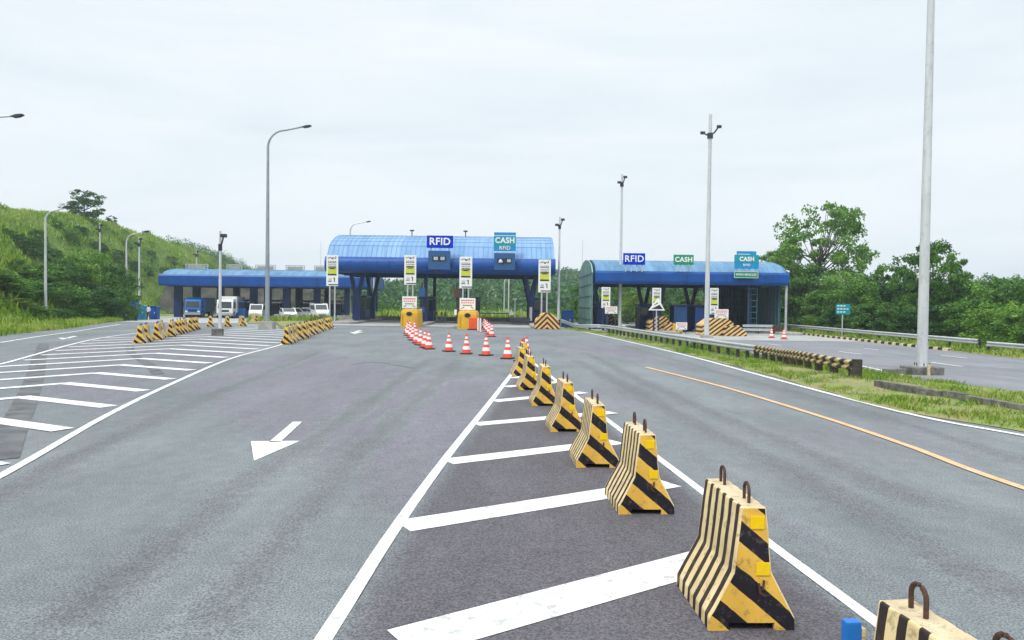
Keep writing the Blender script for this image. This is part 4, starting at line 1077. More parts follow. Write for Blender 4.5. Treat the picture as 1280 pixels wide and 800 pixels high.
guardrail('plain galvanised guardrail along the grass median, farther half', mp_[:k + 1], zr, M['galv'], M['timber'], 1.25, (.14,.14), 1)
guardrail('guardrail painted with black and yellow stripes along the grass median, nearer half', [p + Vector((.0,0,0)) for p in mp_[k:]], zr, M['rail_stripe'], M['timber'], 1.25, (.2,.2), 1, endpost=True)
rp = [Vector((27.5, y, 0)) for y in frange(43.5, 104, 2)]; 
guardrail('double galvanised guardrail along the right road edge, farther section', rp[::-1], .62, M['galv'], M['dark_metal'], 3.0, (.1,.1), 1)
rp2 = [Vector((interp([(0,32),(20,29.2),(38,28),(43,27.7)], y), y, 0)) for y in frange(4, 44.5, 1.5)]
guardrail('galvanised guardrail along the right road edge, nearer and slightly lower section', rp2[::-1], .52, M['galv'], M['dark_metal'], 3.0, (.1,.1), 1)
# low concrete stub by the tall pole
q = G(1118, 468)
t = thing('concrete_stub', 'low weathered concrete block in the grass left of the tall pole footing', 'concrete block', (q.x, q.y, hgt(q.x, q.y)), R(20))
mb = MB(); mb.box((0, 0, .08), (.8, .3, .22)); mb.build('block', M['old_concrete'], t, bevel=.03)

# ================================================================ LIGHT AND CAMERA POLES
def footing(t, s, h, m='old_concrete'):
    mb = MB(); mb.box((0, 0, h / 2 - .1), (s, s, h + .2)); return mb.build('footing', M[m], t, bevel=.03)
def lamp(px_, base_py, top_py, arm_px, Yp, label, r0=.13, r1=.06, m='pole_pale', side=None, foot=None, head='dark', base=None, rise=.35):
    q = onground(px_, Yp) if base is None else base
    H = P(px_, top_py, Yp).z - q.z
    dx = (P(arm_px, top_py, Yp).x - P(px_, top_py, Yp).x)
    t = thing('street_lamp', label, 'street lamp', q)
    ro = min(1.6, abs(dx) * .45); s = 1 if dx > 0 else -1
    mb = MB(); mb.tube([(0,0,-.1), (0,0,(H - ro) * .5), (0,0,H - ro)], [r0, (r0 + r1) / 2, r1], 12); mb.build('pole', M[m], t, smooth=True)
    mb = MB(); pts = [(s * ro * (1 - math.cos(a)), 0, H - ro - .02 + ro * math.sin(a)) for a in [math.pi / 2 * i / 8 for i in range(9)]]
    pts[-1] = (s * ro, 0, H - .02); pts.append((dx * .9, 0, H + rise * .7))
    mb.tube([(a + 0, .001 * i, c) for i, (a, b, c) in enumerate(pts)], [r1] * 3 + [r1 * .8] * (len(pts) - 3), 8); mb.build('arm', M[m], t, smooth=True)
    mb = MB(); L = .6; x0 = dx * .92; z0 = H + rise * .7
    mb.prism_y([(x0 - s * .12, z0 - .03), (x0 + s * .1, z0 - .10), (x0 + s * L * .6, z0 - .06), (x0 + s * L, z0 + .05), (x0 + s * L * .9, z0 + .12), (x0 + s * .2, z0 + .09)], -.11, .11); mb.build('lamp_head', M['dark_metal'], t, bevel=.02)
    if foot: footing(t, *foot)
    else:
        mb = MB(); mb.box((0, 0, .02), (.4, .4, .05)); mb.build('base_plate', M['galv'], t)
    return t
lamp(333.5, 413, 180.5, 377, 57, 'tallest curved-arm street lamp, standing before the left toll canopy', .17, .085, 'pole_grey', foot=(.95, .55, 'concrete'), base=G(334, 411.5))
lamp(57, 399, 263, 84, 58, 'curved-arm street lamp before the left trees, leftmost pole with a visible foot', .12, .07)
lamp(-38, 400, 146, 22, 40, 'street lamp whose arm reaches in from the left edge of the picture', .13, .07, rise=.1)
lamp(158, 380, 292, 182, 84, 'curved-arm street lamp rising behind the dark trees left of the left canopy', .13, .08)
lamp(437, 390, 279, 459, 104, 'curved-arm street lamp showing above the left part of the central canopy roof', .13, .09, 'galv')
lamp(630, 402, 347.5, 643, 112, 'curved-arm street lamp seen under the central canopy, nearest of the far row', .12, .08, 'galv')
lamp(609.5, 402, 363, 620, 150, 'curved-arm street lamp seen under the central canopy, middle of the far row', .13, .1, 'galv')
lamp(601, 402, 375, 609, 190, 'small far street lamp seen just right of the right yellow block', .13, .1, 'galv')
def campole(px_, base_py, top_py, Yp, label, r0, r1, base=None, kind='two', foot=None, m='pole_pale', low=None, over=0):
    q = base if base is not None else onground(px_, Yp); Yp = q.y; H = P(px_, top_py, Yp).z - q.z
    # the pole is vertical; use its own column
    t = thing('camera_pole', label, 'pole', q)
    mb = MB(); mb.tube([(0,0,-.1), (0,0,H * .5), (0,0,H)], [r0, (r0 + r1) / 2, r1], 14); mb.build('pole', M[m], t, smooth=True)
    if kind:
        zc = H - (1.6 if kind == 'two' else .9)
        mb = MB(); mb.tube([(0,0,zc - .25),(0,0,zc + .15)], r1 * 1.9, 12); mb.build('clamp', M['dark_metal'], t)
        for s in ((-1, 1) if kind in ('two', 'small') else (1,)):
            k = .55 if kind == 'two' else .24
            mb = MB(); mb.tube([(0, -.05, zc), (s * .55 * k, -.1, zc + .18 * (s > 0)), (s * 1.0 * k, -.15, zc + .42 * (s > 0) + .12)], .06 if kind == 'two' else .05, 6)
            mb.box((s * 1.15 * k, -.2, zc + .5 * (s > 0) + .12), (.34, .2, .2)); mb.build('camera', M['dark_metal'], t)
    if low:
        mb = MB(); mb.tube([(-.5, -.1, low), (.35, -.1, low)], .05, 6); mb.box((-.5, -.15, low), (.25, .25, .22)); mb.box((.3, -.15, low - .1), (.3, .25, .3)); mb.build('side_camera', M['dark_metal'], t)
    if foot: footing(t, *foot)
    else:
        mb = MB(); mb.box((0, 0, .02), (r0 * 3, r0 * 3, .05)); mb.build('base_plate', M['galv'], t)
    return t
q = G(1152, 468); 
t = campole(1152, 466, -40, q.y, 'thickest white pole rising out of the picture from a weathered concrete footing in the median', .175, .105, base=q, kind=None)
mb = MB(); mb.box((0, 0, .08), (1.1, .8, .38)); mb.build('footing', M['old_concrete'], t, bevel=.03)
mb = MB(); mb.tube([(0,0,.26),(0,0,.3)], .28, 16); mb.build('base_flange', M['galv'], t)
for a in range(6):
    mb = MB(); mb.tube([(.23 * math.cos(a * 1.047 + .3), .23 * math.sin(a * 1.047 + .3), .28), (.23 * math.cos(a * 1.047 + .3), .23 * math.sin(a * 1.047 + .3), .40)], .018, 6); mb.build('anchor_bolt', M['rust'], t)
mb = MB(); mb.box((-.02, -.45, .1), (.09, .05, .55)); mb.build('marker_stick', M['b_top'], t)
campole(883.5, 417, 143, 0, 'tall pale pole topped by two cameras in front of the right canopy', .2, .12, base=G(883, 422.5), foot=(.8, .25, 'concrete'))
campole(775, 411, 218, 0, 'pale pole with cameras rising left of the blue RFID sign of the right canopy', .17, .09, base=G(774.5, 414), kind='small', low=0, foot=(.6, .5, 'concrete'))
campole(698, 404, 271, 70, 'slim pale pole between the central canopy and the right canopy', .14, .07, kind='small')
campole(275, 420, 289, 0, 'slim pale pole with a small camera standing in a dark concrete box on the chevrons', .10, .06, base=G(275, 418), kind='one')
q = G(275, 419); t = thing('concrete_box', 'small dark concrete box at the foot of the slim pole on the chevrons', 'concrete block', (q.x, q.y - .35, 0)); mb = MB(); mb.box((0, 0, .2), (.6, .3, .4)); mb.build('block', M['old_concrete'], t, bevel=.03)
campole(174, 397, 296, 88, 'pale pole with a camera left of the left canopy, in front of the hill', .13, .08, kind='small')
campole(125, 380, 279, 96, 'pale pole with a camera rising out of the dark trees below the ridge tree', .13, .09, kind='small')
campole(245.5, 396, 312, 118, 'pale pole with a camera behind the left canopy roof', .15, .09, kind='small')
campole(635.5, 402, 341, 100, 'straight pale pole under the central canopy, right of the far street lamps', .09, .08, kind=None)
campole(619, 402, 366, 130, 'short straight pale pole among the far street lamps', .1, .08, kind=None)
campole(400.5, 396, 302, 108, 'very thin mast at the left corner of the central canopy', .06, .03, kind=None)
campole(727, 400, 300, 95, 'very thin mast left of the green glass wall', .05, .03, kind=None)
campole(467, 400, 340, 92, 'thin pole seen under the left part of the central canopy', .08, .07, kind=None)
campole(374, 398, 350, 116, 'white pole standing between cars behind the left canopy', .16, .14, kind=None)

# ================================================================ LEFT PLAZA CLUTTER AND VEHICLES
def drum(px0, px1, ptop, Yp, label, m, name='storage_box', cat='box'):
    q = onground((px0 + px1) / 2, Yp); w_ = P(px1, 400, Yp).x - P(px0, 400, Yp).x; h = P((px0 + px1) / 2, ptop, Yp).z - q.z
    t = thing(name, label, cat, q)
    mb = MB(); mb.box((0, 0, h * .47), (w_, w_ * .9, h * .94)); mb.build('body', M[m], t, bevel=.05)
    mb = MB(); mb.prism_y([(-w_/2 - .05, h * .93), (w_/2 + .05, h * .93), (w_ * .35, h), (-w_ * .35, h)], -w_ * .5, w_ * .5); mb.build('lid', M[m], t)
    mb = MB(); mb.box((0, -w_ * .45 - .02, h * .48), (w_ * .62, .05, h * .78)); mb.build('door', M[m], t, bevel=.02)
    mb = MB(); mb.box((w_ * .2, -w_ * .45 - .06, h * .5), (.06, .04, .2)); mb.build('handle', M['white'], t)
drum(157.5, 171, 372.5, 86, 'tall bright blue cabin at the edge of the left trees', 'skyblue', 'portable_toilet', 'portable toilet')
drum(175, 182.5, 381.5, 88, 'teal plastic cabin beside the pale pole left of the left canopy', 'teal', 'water_tank', 'tank')
drum(189, 198, 382.5, 90, 'dark blue box just left of the left canopy', 'blue', 'storage_box', 'box')
drum(701.5, 716.5, 387.5, 72, 'deep blue container left of the green glass wall', 'blue', 'storage_box', 'box')
q = onground(185.5, 88); t = thing('person', 'person in white shirt and dark trousers standing left of the left canopy', 'person', q)
def skin_chain(name, verts, edges, radii, m, parent):
    me = bpy.data.meshes.new(name); me.from_pydata(verts, edges, []); o = bpy.data.objects.new(name, me); COL.objects.link(o)
    md = o.modifiers.new('s', 'SKIN'); 
    for i, r_ in enumerate(radii): me.skin_vertices[0].data[i].radius = r_ if isinstance(r_, tuple) else (r_, r_)
    me.skin_vertices[0].data[0].use_root = True
    sb = o.modifiers.new('b', 'SUBSURF'); sb.levels = 2; sb.render_levels = 2
    me2 = bpy.data.meshes.new_from_object(o.evaluated_get(bpy.context.evaluated_depsgraph_get())); bpy.data.objects.remove(o)
    me2.name = name; me2.materials.clear()
    for x in m: me2.materials.append(x)
    o2 = bpy.data.objects.new(name, me2); COL.objects.link(o2); o2.parent = parent; return o2
M['skin'] = mat('skin', (.32,.18,.11), .6); M['trouser'] = mat('dark_trousers', (.03,.035,.06), .8)
V = [(0,0,.95),(0,0,1.2),(0,0,1.42),(0,0,1.52),(0,-.01,1.62),(0,-.01,1.72),(-.1,0,.88),(-.11,-.02,.48),(-.12,.02,.07),(-.12,-.14,.04),(.1,0,.88),(.12,-.03,.48),(.13,.02,.07),(.13,-.14,.04),(-.19,0,1.4),(-.24,0,1.13),(-.23,-.06,.9),(-.23,-.08,.8),(.19,0,1.4),(.25,-.02,1.14),(.2,-.16,.98),(.18,-.22,.93)]
E = [(0,1),(1,2),(2,3),(3,4),(4,5),(0,6),(6,7),(7,8),(8,9),(0,10),(10,11),(11,12),(12,13),(2,14),(14,15),(15,16),(16,17),(2,18),(18,19),(19,20),(20,21)]
Rr = [(.15,.11),(.15,.11),(.16,.11),.055,.09,.08,.085,.06,.045,.04,.085,.06,.045,.04,.055,.045,.035,.04,.055,.045,.035,.04]
body = skin_chain('body', V, E, Rr, [M['white'], M['trouser'], M['skin']], t)
for p_ in body.data.polygons:
    c = p_.center; p_.material_index = 2 if (c.z > 1.47 or (abs(c.x) > .16 and c.z < 1.1) ) else (1 if c.z < .93 else 0); p_.use_smooth = True
mb = MB(); mb.lathe([(.0,.12),(.06,.11),(.098,.06),(.1,0),(.09,-.03)], (0, .005, 1.68), 12); mb.build('hair', M['black'], t, smooth=True)

def wheel(t, x, y, r_, w_=.25):
    mb = MB(); mb.lathe([(r_ * .6, -w_/2), (r_ * .95, -w_/2), (r_, -w_/3), (r_, w_/3), (r_ * .95, w_/2), (r_ * .6, w_/2)], n=18)
    mb.v = [(x + c, y + b, r_ + a) for a, b, c in mb.v]; o = mb.build('wheel', M['rubber'], t)
    mb = MB(); mb.lathe([(0, -w_/2 + .02), (r_ * .62, -w_/2 + .02), (r_ * .62, w_/2 - .02), (0, w_/2 - .02)], n=14)
    mb.v = [(x + c, y + b, r_ + a) for a, b, c in mb.v]; q_ = mb.build('rim', M['galv'], o)
def car(px_, Yp, label, m, rz, kind='car'):
    q = onground(px_, Yp); t = thing('parked_car' if kind == 'car' else 'van', label, 'car' if kind == 'car' else 'van', q, rz)
    if kind == 'car':
        lo = [(-2.1,.35),(-2.15,.75),(-1.95,.88),(-1.1,.98),(-.5,1.42),(.75,1.45),(1.5,1.05),(2.05,1.0),(2.12,.6),(2.1,.35)]
        gl = [(-1.02,.98),(-.5,1.37),(.72,1.40),(1.36,1.05),(1.3,.98)]
    else:
        lo = [(-2.3,.35),(-2.35,.85),(-2.2,1.05),(-1.7,1.15),(-1.15,1.85),(-.9,1.95),(2.2,1.95),(2.3,1.7),(2.3,.35)]
        gl = [(-1.58,1.2),(-1.12,1.75),(1.9,1.75),(1.95,1.2)]
    W = .85
    mb = MB(); mb.prism_x([(y, z) for y, z in lo], -W, W); mb.build('body', M[m], t, bevel=.09)
    for s in (-1, 1):
        mb = MB(); mb.prism_x(gl, s * W - .015 * 1, s * W + .015); mb.build('side_window', M['glass'], t)
    a, b = (gl[0], gl[1]); mb = MB()
    n = Vector((0, -(b[1] - a[1]), b[0] - a[0])).normalized() * .03
    off = .0
    y0, z0, y1, z1 = (lo[3][0], lo[3][1], lo[4][0], lo[4][1])
    mb.add([(-W + .1, y0 + n.y + .04, z0 + n.z + .03), (W - .1, y0 + n.y + .04, z0 + n.z + .03), (W - .14, y1 + n.y - .03, z1 + n.z - .03), (-W + .14, y1 + n.y - .03, z1 + n.z - .03)], [(0,1,2,3)]); mb.build('windscreen', M['glass'], t)
    for s in (-1, 1):
        mb = MB(); mb.box((s * .62, lo[1][0] - .0, .68), (.3, .08, .16)); mb.build('headlight', M['white'], t, bevel=.02)
        for y in (-1.35, 1.35): wheel(t, s * (W - .1), y, .32)
    mb = MB(); mb.box((0, lo[1][0] - .01, .5), (.9, .06, .16)); mb.build('grille', M['black'], t)
    return t
def truck(px_, Yp, label, mcab, mbox, rz, hbox=2.7, s=1.0):
    q = onground(px_, Yp); t = thing('truck', label, 'truck', q, rz)
    W = 1.1
    mb = MB(); mb.prism_x([(-3.2,.5),(-3.25,1.25),(-3.0,2.35),(-2.8,2.5),(-1.5,2.5),(-1.5,.5)], -W + .05, W - .05); mb.build('cab', M[mcab], t, bevel=.08)
    mb = MB(); mb.add([(-.9,-3.25,1.36),(.9,-3.25,1.36),(.82,-3.04,2.22),(-.82,-3.04,2.22)], [(0,1,2,3)]); mb.build('windscreen', M['glass'], t)
    for sd_ in (-1, 1):
        mb = MB(); mb.prism_x([(-2.9,1.35),(-2.7,2.2),(-1.8,2.2),(-1.8,1.35)], sd_ * (W - .04) - .01, sd_ * (W - .04) + .02); mb.build('side_window', M['glass'], t)
        mb = MB(); mb.box((sd_ * .8, -3.26, .85), (.35, .06, .2)); mb.build('headlight', M['white'], t, bevel=.02)
        for y in (-2.5, 1.8, 2.8): wheel(t, sd_ * (W - .18), y, .48, .3)
        mb = MB(); mb.box((sd_ * (W + .1), -3.1, 1.8), (.14, .08, .4)); mb.build('mirror', M['black'], t)
    mb = MB(); mb.box((0, 1.0, .62), (1.6, 8.0 - 1, .2)); mb.build('chassis', M['dark_metal'], t)
    mb = MB(); mb.box((0, 1.2, .75 + hbox / 2), (W * 2 + .1, 5.2, hbox)); mb.build('cargo_box', M[mbox], t, bevel=.03)
    mb = MB(); mb.box((0, -3.24, 1.0), (1.1, .05, .25)); mb.build('grille', M['black'], t)
    mb = MB(); mb.box((0, -3.3, .55), (2.1, .15, .3)); mb.build('bumper', M['silver'], t, bevel=.02)
truck(249, 103, 'bright blue truck with white roof edge under the left canopy', 'skyblue', 'skyblue', R(8), 2.0)
truck(288, 101.5, 'white box truck in the second open bay of the left canopy', 'van_white', 'van_white', R(8), 2.2)
car(322, 100, 'white van behind the tall lamp post under the left canopy', 'van_white', R(12), 'van')
car(360, 98.5, 'white car in the fourth bay of the left canopy, nearer the lamp post', 'van_white', R(25))
car(377, 100, 'silver car right of the white car in the left canopy bay', 'silver', R(60))
car(399, 99, 'white van half hidden by the left banner of the central canopy', 'van_white', R(25), 'van')
q = onground(302, 101.5); t = thing('blue_cabinet', 'small blue cabinet with dark window right of the white box truck', 'cabinet', q)
mb = MB(); mb.box((0, 0, .65), (1.2, .9, 1.3)); mb.build('body', M['skyblue'], t, bevel=.03)
mb = MB(); mb.box((0, 0, 1.75), (1.1, .8, .9)); mb.build('window', M['glass'], t)
mb = MB(); mb.box((0, 0, 2.28), (1.3, 1.0, .12)); mb.build('roof', M['skyblue'], t)
# heap of white sheets and blue scrap at the foot of the left trees
q = onground(145, 76)
t = thing('scrap_heap', 'heap of torn white sheets over blue scrap at the foot of the left trees', 'scrap heap', q)
mb = MB(); rr = random.Random(9)
for k in range(7):
    x, y, z = rr.uniform(-.9, .9), rr.uniform(-.4, .4), rr.uniform(.9, 1.5); a = rr.uniform(-1, 1); b_ = rr.uniform(.2, .55)
    mb.add([(x - b_, y, z - .2), (x + b_ * .3, y - .1, z - .3 + a * .2), (x + b_, y + .1, z + .35), (x - b_ * .2, y, z + .3 * abs(a) + .1), (x, y - .18, z)], [(0,1,4),(1,2,4),(2,3,4),(3,0,4)])
mb.build('sheets', M['white'], t)
mb = MB()
for k in range(8): mb.box((rr.uniform(-.5, .9), rr.uniform(-.3, .3), rr.uniform(.3, .8)), (.5, .4, .35), rr.uniform(0, 3))
mb.build('scrap', M['sign_steel'], t, bevel=.03)
# pale concrete blocks and shrubs around the grass island near the lamp post
pts = GP([(310,404.5),(345,405),(352,412),(420,404),(418,399.5),(360,400),(318,400.5)])
mb = MB(); c_ = sum(pts, Vector()) / len(pts); n = len(pts)
mb.add([(p.x, p.y, hgt(p.x,p.y)+.02) for p in pts] + [(p.x * .97 + c_.x * .03, p.y * .97 + c_.y * .03, hgt(p.x,p.y)+.2) for p in pts], [tuple(range(n, 2*n))] + [(i, (i+1)%n, (i+1)%n+n, i+n) for i in range(n)])
struct(mb.build('grass_island', M['verge']))
for k, px_ in enumerate((319.5, 346, 359, 371)):
    q = G(px_, 399.5); t = thing('kerb_block', 'pale square concrete block behind the grass island, %s from the left' % ORD[k], 'concrete block', (q.x, q.y, q.z), 0, 'pale blocks behind the grass island')
    mb = MB(); mb.box((0, 0, .35), (.55, .45, .7)); mb.build('block', M['concrete'], t, bevel=.04)

# ================================================================ VEGETATION
def leafquad(vs, fs, c, s, rnd, up=.35):
    n = Vector((rnd.gauss(0, 1), rnd.gauss(0, 1), rnd.gauss(0, 1) + up)).normalized()
    u = n.orthogonal().normalized(); v = n.cross(u); a = rnd.uniform(0, 6.28)
    u, v = u * math.cos(a) + v * math.sin(a), v * math.cos(a) - u * math.sin(a)
    b = len(vs); s1 = s * rnd.uniform(.7, 1.3)
    vs += [c - u * s1 * .55, c - v * s1 * .32 + n * s1 * .06, c + u * s1 * .55, c + v * s1 * .32 + n * s1 * .06]
    fs.append((b, b + 1, b + 2, b + 3))
def crown_mesh(name, seed, nclus, nleaf, leaf, rc, low, m, sparse=0.0, top=1.0):
    """unit crown: width 1 (x,y in -.5..+.5), height 1"""
    rnd = random.Random(seed); vs, fs, tips = [], [], []
    for k in range(nclus):
        while True:
            a = rnd.uniform(0, 6.283); z = rnd.uniform(low, top); zz = (z - (low + top) / 2) / ((top - low) / 2)
            rmax = .5 * max(0.05, (1 - abs(zz) ** 2.4)) ** .5
            if zz < 0: rmax = max(rmax, .5 * (1 - sparse) * .9)
            lump = 1 + .28 * noise.noise(Vector((math.cos(a) * 1.4, math.sin(a) * 1.4, z * 2 + seed)))
            r_ = rmax * lump * (rnd.uniform(.35, 1) ** .6)
            break
        zl = z * (1 + .16 * noise.noise(Vector((math.cos(a) * r_ * 4 + seed, math.sin(a) * r_ * 4, 5))))
        c = Vector((r_ * math.cos(a), r_ * math.sin(a), min(zl, 1.1))); tips.append(c)
        q = rc * rnd.uniform(.6, 1.35)
        for i in range(int(nleaf * rnd.uniform(.6, 1.3))):
            d = Vector((rnd.gauss(0, 1), rnd.gauss(0, 1), rnd.gauss(0, .75))).normalized() * q * rnd.random() ** .4
            d.z *= .7
            leafquad(vs, fs, c + d, leaf, rnd)
    me = bpy.data.meshes.new(name); me.from_pydata([tuple(v) for v in vs], [], fs); me.materials.append(m); me.update()
    return me, tips
def trunk_mesh(name, seed, tips, low, r_, nlimb=14):
    rnd = random.Random(seed); mb = MB()
    fork = Vector((.02, .01, low * .75 + .1))
    mb.tube([(0, 0, -.03), (.015, 0, fork.z * .5), fork, (.01, -.01, .55 + low * .3), (0, .02, .82)], [r_, r_ * .8, r_ * .62, r_ * .35, r_ * .12], 8)
    for tp in rnd.sample(tips, min(nlimb, len(tips))):
        st = Vector((0.01, 0, max(fork.z * .8, min(tp.z - .12, .6)) * rnd.uniform(.75, 1)))
        mid = st.lerp(tp, .5) + Vector((0, 0, -.03))
        mb.tube([st, mid, tp], [r_ * .42, r_ * .25, r_ * .08], 6)
    return mb.mesh(name, M['bark'], True)
VAR = {}
def variant(key, seed, **k):
    low = k.get('low', .2)
    me, tips = crown_mesh('crown', seed, k['nclus'], k['nleaf'], k['leaf'], k['rc'], low, M[k['m']], k.get('sparse', 0))
    VAR[key] = (me, trunk_mesh('trunk', seed, tips, low, k.get('r', .022), k.get('nl', 14)))
variant('dark0', 1, nclus=95, nleaf=85, leaf=.042, rc=.115, low=.04, m='leaf_dark')
variant('dark1', 2, nclus=85, nleaf=90, leaf=.040, rc=.12, low=.06, m='leaf_dark')
variant('mid0', 3, nclus=95, nleaf=85, leaf=.042, rc=.115, low=.04, m='leaf_mid')
variant('mid1', 4, nclus=90, nleaf=85, leaf=.040, rc=.12, low=.03, m='leaf_mid')
variant('mid2', 14, nclus=80, nleaf=95, leaf=.044, rc=.13, low=.06, m='leaf_mid')
variant('lime0', 5, nclus=80, nleaf=90, leaf=.045, rc=.12, low=.03, m='leaf_lime')
variant('open0', 6, nclus=200, nleaf=75, leaf=.027, rc=.068, low=.15, m='leaf_mid', sparse=.25, nl=34, r=.018)
variant('open1', 7, nclus=140, nleaf=80, leaf=.034, rc=.078, low=.22, m='leaf_mid', sparse=.35, nl=30, r=.018)
variant('ridge', 8, nclus=62, nleaf=90, leaf=.05, rc=.11, low=.12, m='leaf_dark', sparse=.2, nl=22, r=.03)
TREES = []
def plant(key, px_, Yp, ptop=None, wpx=None, name='tree', sink=.15, h=None, w_=None, loc=None):
    if loc is None and px_ > 980 and Yp < 95: Yp = max(Yp, (30.5 + (wpx or 0) * Yp / 924 * .42) * 924 / (px_ - 640))
    q = onground(px_, Yp) if loc is None else Vector(loc)
    if h is None: h = P(px_, ptop, Yp).z - q.z + sink
    if w_ is None: w_ = wpx * Yp / 924
    t = thing(name, 'x', name.replace('_', ' '), (q.x, q.y, q.z - sink), (px_ * 1.7) % 6.28)
    t.scale = (w_, w_, max(h, .8))
    cm, tm = VAR[key]
    a = bpy.data.objects.new('crown', cm); COL.objects.link(a); a.parent = t
    b = bpy.data.objects.new('trunk', tm); COL.objects.link(b); b.parent = t
    TREES.append((t, px_, Yp)); return t
def series(start, fmt, group, key=lambda e: e[1]):
    l = sorted(TREES[start:], key=key)
    for i, (t, a, b) in enumerate(l):
        t['label'] = fmt % ORD[min(i, len(ORD) - 1)]; t['group'] = group
s0 = len(TREES)
# right side
t = plant('open0', 1022, 78, 262, 132); t['label'] = 'tallest open-crowned tree on the right, bare twigs reaching above the other foliage'
t = plant('open1', 1165, 62, 309, 92); t['label'] = 'open-crowned tree right behind the thick white pole, second tallest on the right'
t = plant('open0', 966, 88, 318, 80); t['label'] = 'sparse dark tree behind the right end of the right canopy roof'
t = plant('open1', 1112, 70, 335, 60); t['label'] = 'small open tree filling the gap left of the thick white pole'
s1 = len(TREES)
for i, (px_, Yp, top, w_, key) in enumerate(((985,80,345,70,'dark0'),(1015,74,338,80,'mid0'),(1052,76,345,80,'mid1'),(1072,70,356,75,'mid0'),(1096,72,357,66,'dark1'),(1128,66,352,70,'dark0'),(1160,64,350,74,'mid1'),(1190,64,362,70,'dark1'),(1214,66,358,80,'mid2'),(1243,62,356,85,'mid0'),(1274,60,357,90,'mid2'),(1310,56,346,90,'dark0'),(1345,52,345,100,'mid1'),(1400,50,330,110,'dark1'))):
    plant(key, px_, Yp, top, w_)
series(s1, 'leafy tree in the dense belt behind the right guardrail, %s from the left', 'trees of the right-hand belt')
s1 = len(TREES)
for i, (px_, Yp, top, w_, key) in enumerate(((1000,66,374,62,'dark1'),(1035,64,366,64,'mid1'),(1062,62,378,60,'dark0'),(1092,58,380,66,'dark1'),(1122,56,380,60,'mid0'),(1150,54,386,64,'dark0'),(1182,52,384,70,'dark1'),(1212,51,378,76,'mid0'),(1245,48,384,80,'mid2'),(1280,46,380,86,'mid1'),(1318,44,378,90,'mid0'))):
    plant(key, px_, Yp, top, w_, 'bush')
series(s1, 'low bush at the front foot of the right-hand tree belt, %s from the left', 'bushes at the foot of the right-hand belt')
s1 = len(TREES)
for i, (px_, Yp, top, w_, key) in enumerate(((1150,150,352,110,'dark0'),(1205,140,354,70,'dark1'),(1232,140,348,60,'dark0'),(1262,135,350,70,'mid0'),(1310,130,345,90,'dark1'))):
    plant(key, px_, Yp, top, w_)
series(s1, 'distant tree peeping over the right-hand belt, %s from the left', 'distant trees on the right')
s1 = len(TREES)
for i, (px_, Yp, top, w_, key) in enumerate(((730,100,352,40,'mid0'),(770,104,356,50,'mid1'),(796,96,365,44,'lime0'),(812,100,371,30,'lime0'),(838,104,362,44,'mid0'),(862,98,372,40,'lime0'),(890,112,352,60,'dark0'),(918,94,356,50,'dark1'),(940,92,352,56,'dark0'),(925,90,385,34,'lime0'),(960,90,345,50,'dark1'))):
    plant(key, px_, Yp, top, w_, 'bush')
series(s1, 'bush seen through the right toll canopy, %s from the left', 'bushes behind the right canopy')
# left side
s1 = len(TREES)
for i, (px_, Yp, top, w_, key) in enumerate(((-30,54,335,90,'mid0'),(4,56,345,70,'mid1'),(30,60,352,70,'mid2'),(58,66,334,74,'mid0'),(80,68,330,60,'dark0'),(106,72,314,72,'mid1'),(130,74,332,62,'mid2'),(150,80,345,50,'dark0'),(84,64,360,64,'mid0'),(118,68,358,64,'dark0'),(152,76,366,44,'mid0'))):
    plant(key, px_, Yp, top, w_)
series(s1, 'dark leafy tree at the foot of the left hill, %s from the left', 'trees at the foot of the left hill')
s1 = len(TREES)
for i, (px_, Yp, top, w_, key) in enumerate(((10,54,380,60,'lime0'),(38,56,386,56,'mid1'),(74,60,386,40,'mid1'),(96,64,384,50,'mid0'),(124,69,385,46,'dark1'))):
    plant(key, px_, Yp, top, w_, 'bush')
series(s1, 'low shrub on the left verge in front of the dark trees, %s from the left', 'shrubs on the left verge')
def onhill(px_, py_):
    d = ray(px_, py_); last = None
    for k in range(300):
        y = 40 + k * 1.0; p = Vector((0, 0, CAMZ)) + d * (y / d.y)
        if p.z < hgt(p.x, p.y): return Vector((p.x, p.y, hgt(p.x, p.y)))
    return None
s1 = len(TREES)
def ridge(px_):
    best = None
    for k in range(200):
        y = 50 + k * 1.5; d = ray(px_, 300); x = d.x / d.y * y
        e = (hgt(x, y) - CAMZ) / y
        if best is None or e > best[0]: best = (e, x, y)
    return Vector((best[1], best[2], hgt(best[1], best[2])))
q = ridge(106); t = plant('ridge', 106, q.y, None, None, loc=q, h=36 * q.y / 924, w_=46 * q.y / 924); t['label'] = 'lone dark tree standing on the ridge of the left hill'; t['group'] = 'ridge trees'
q = ridge(140); t = plant('ridge', 140, q.y, None, None, loc=q, h=12 * q.y / 924, w_=13 * q.y / 924); t['label'] = 'tiny bush on the ridge just right of the lone ridge tree'; t['group'] = 'ridge trees'
q = ridge(324); t = plant('ridge', 324, q.y, None, None, loc=q, h=13 * q.y / 924, w_=17 * q.y / 924); t['label'] = 'small dark palm-like tree at the far right end of the left ridge'; t['group'] = 'ridge trees'
s1 = len(TREES); rr = random.Random(21)
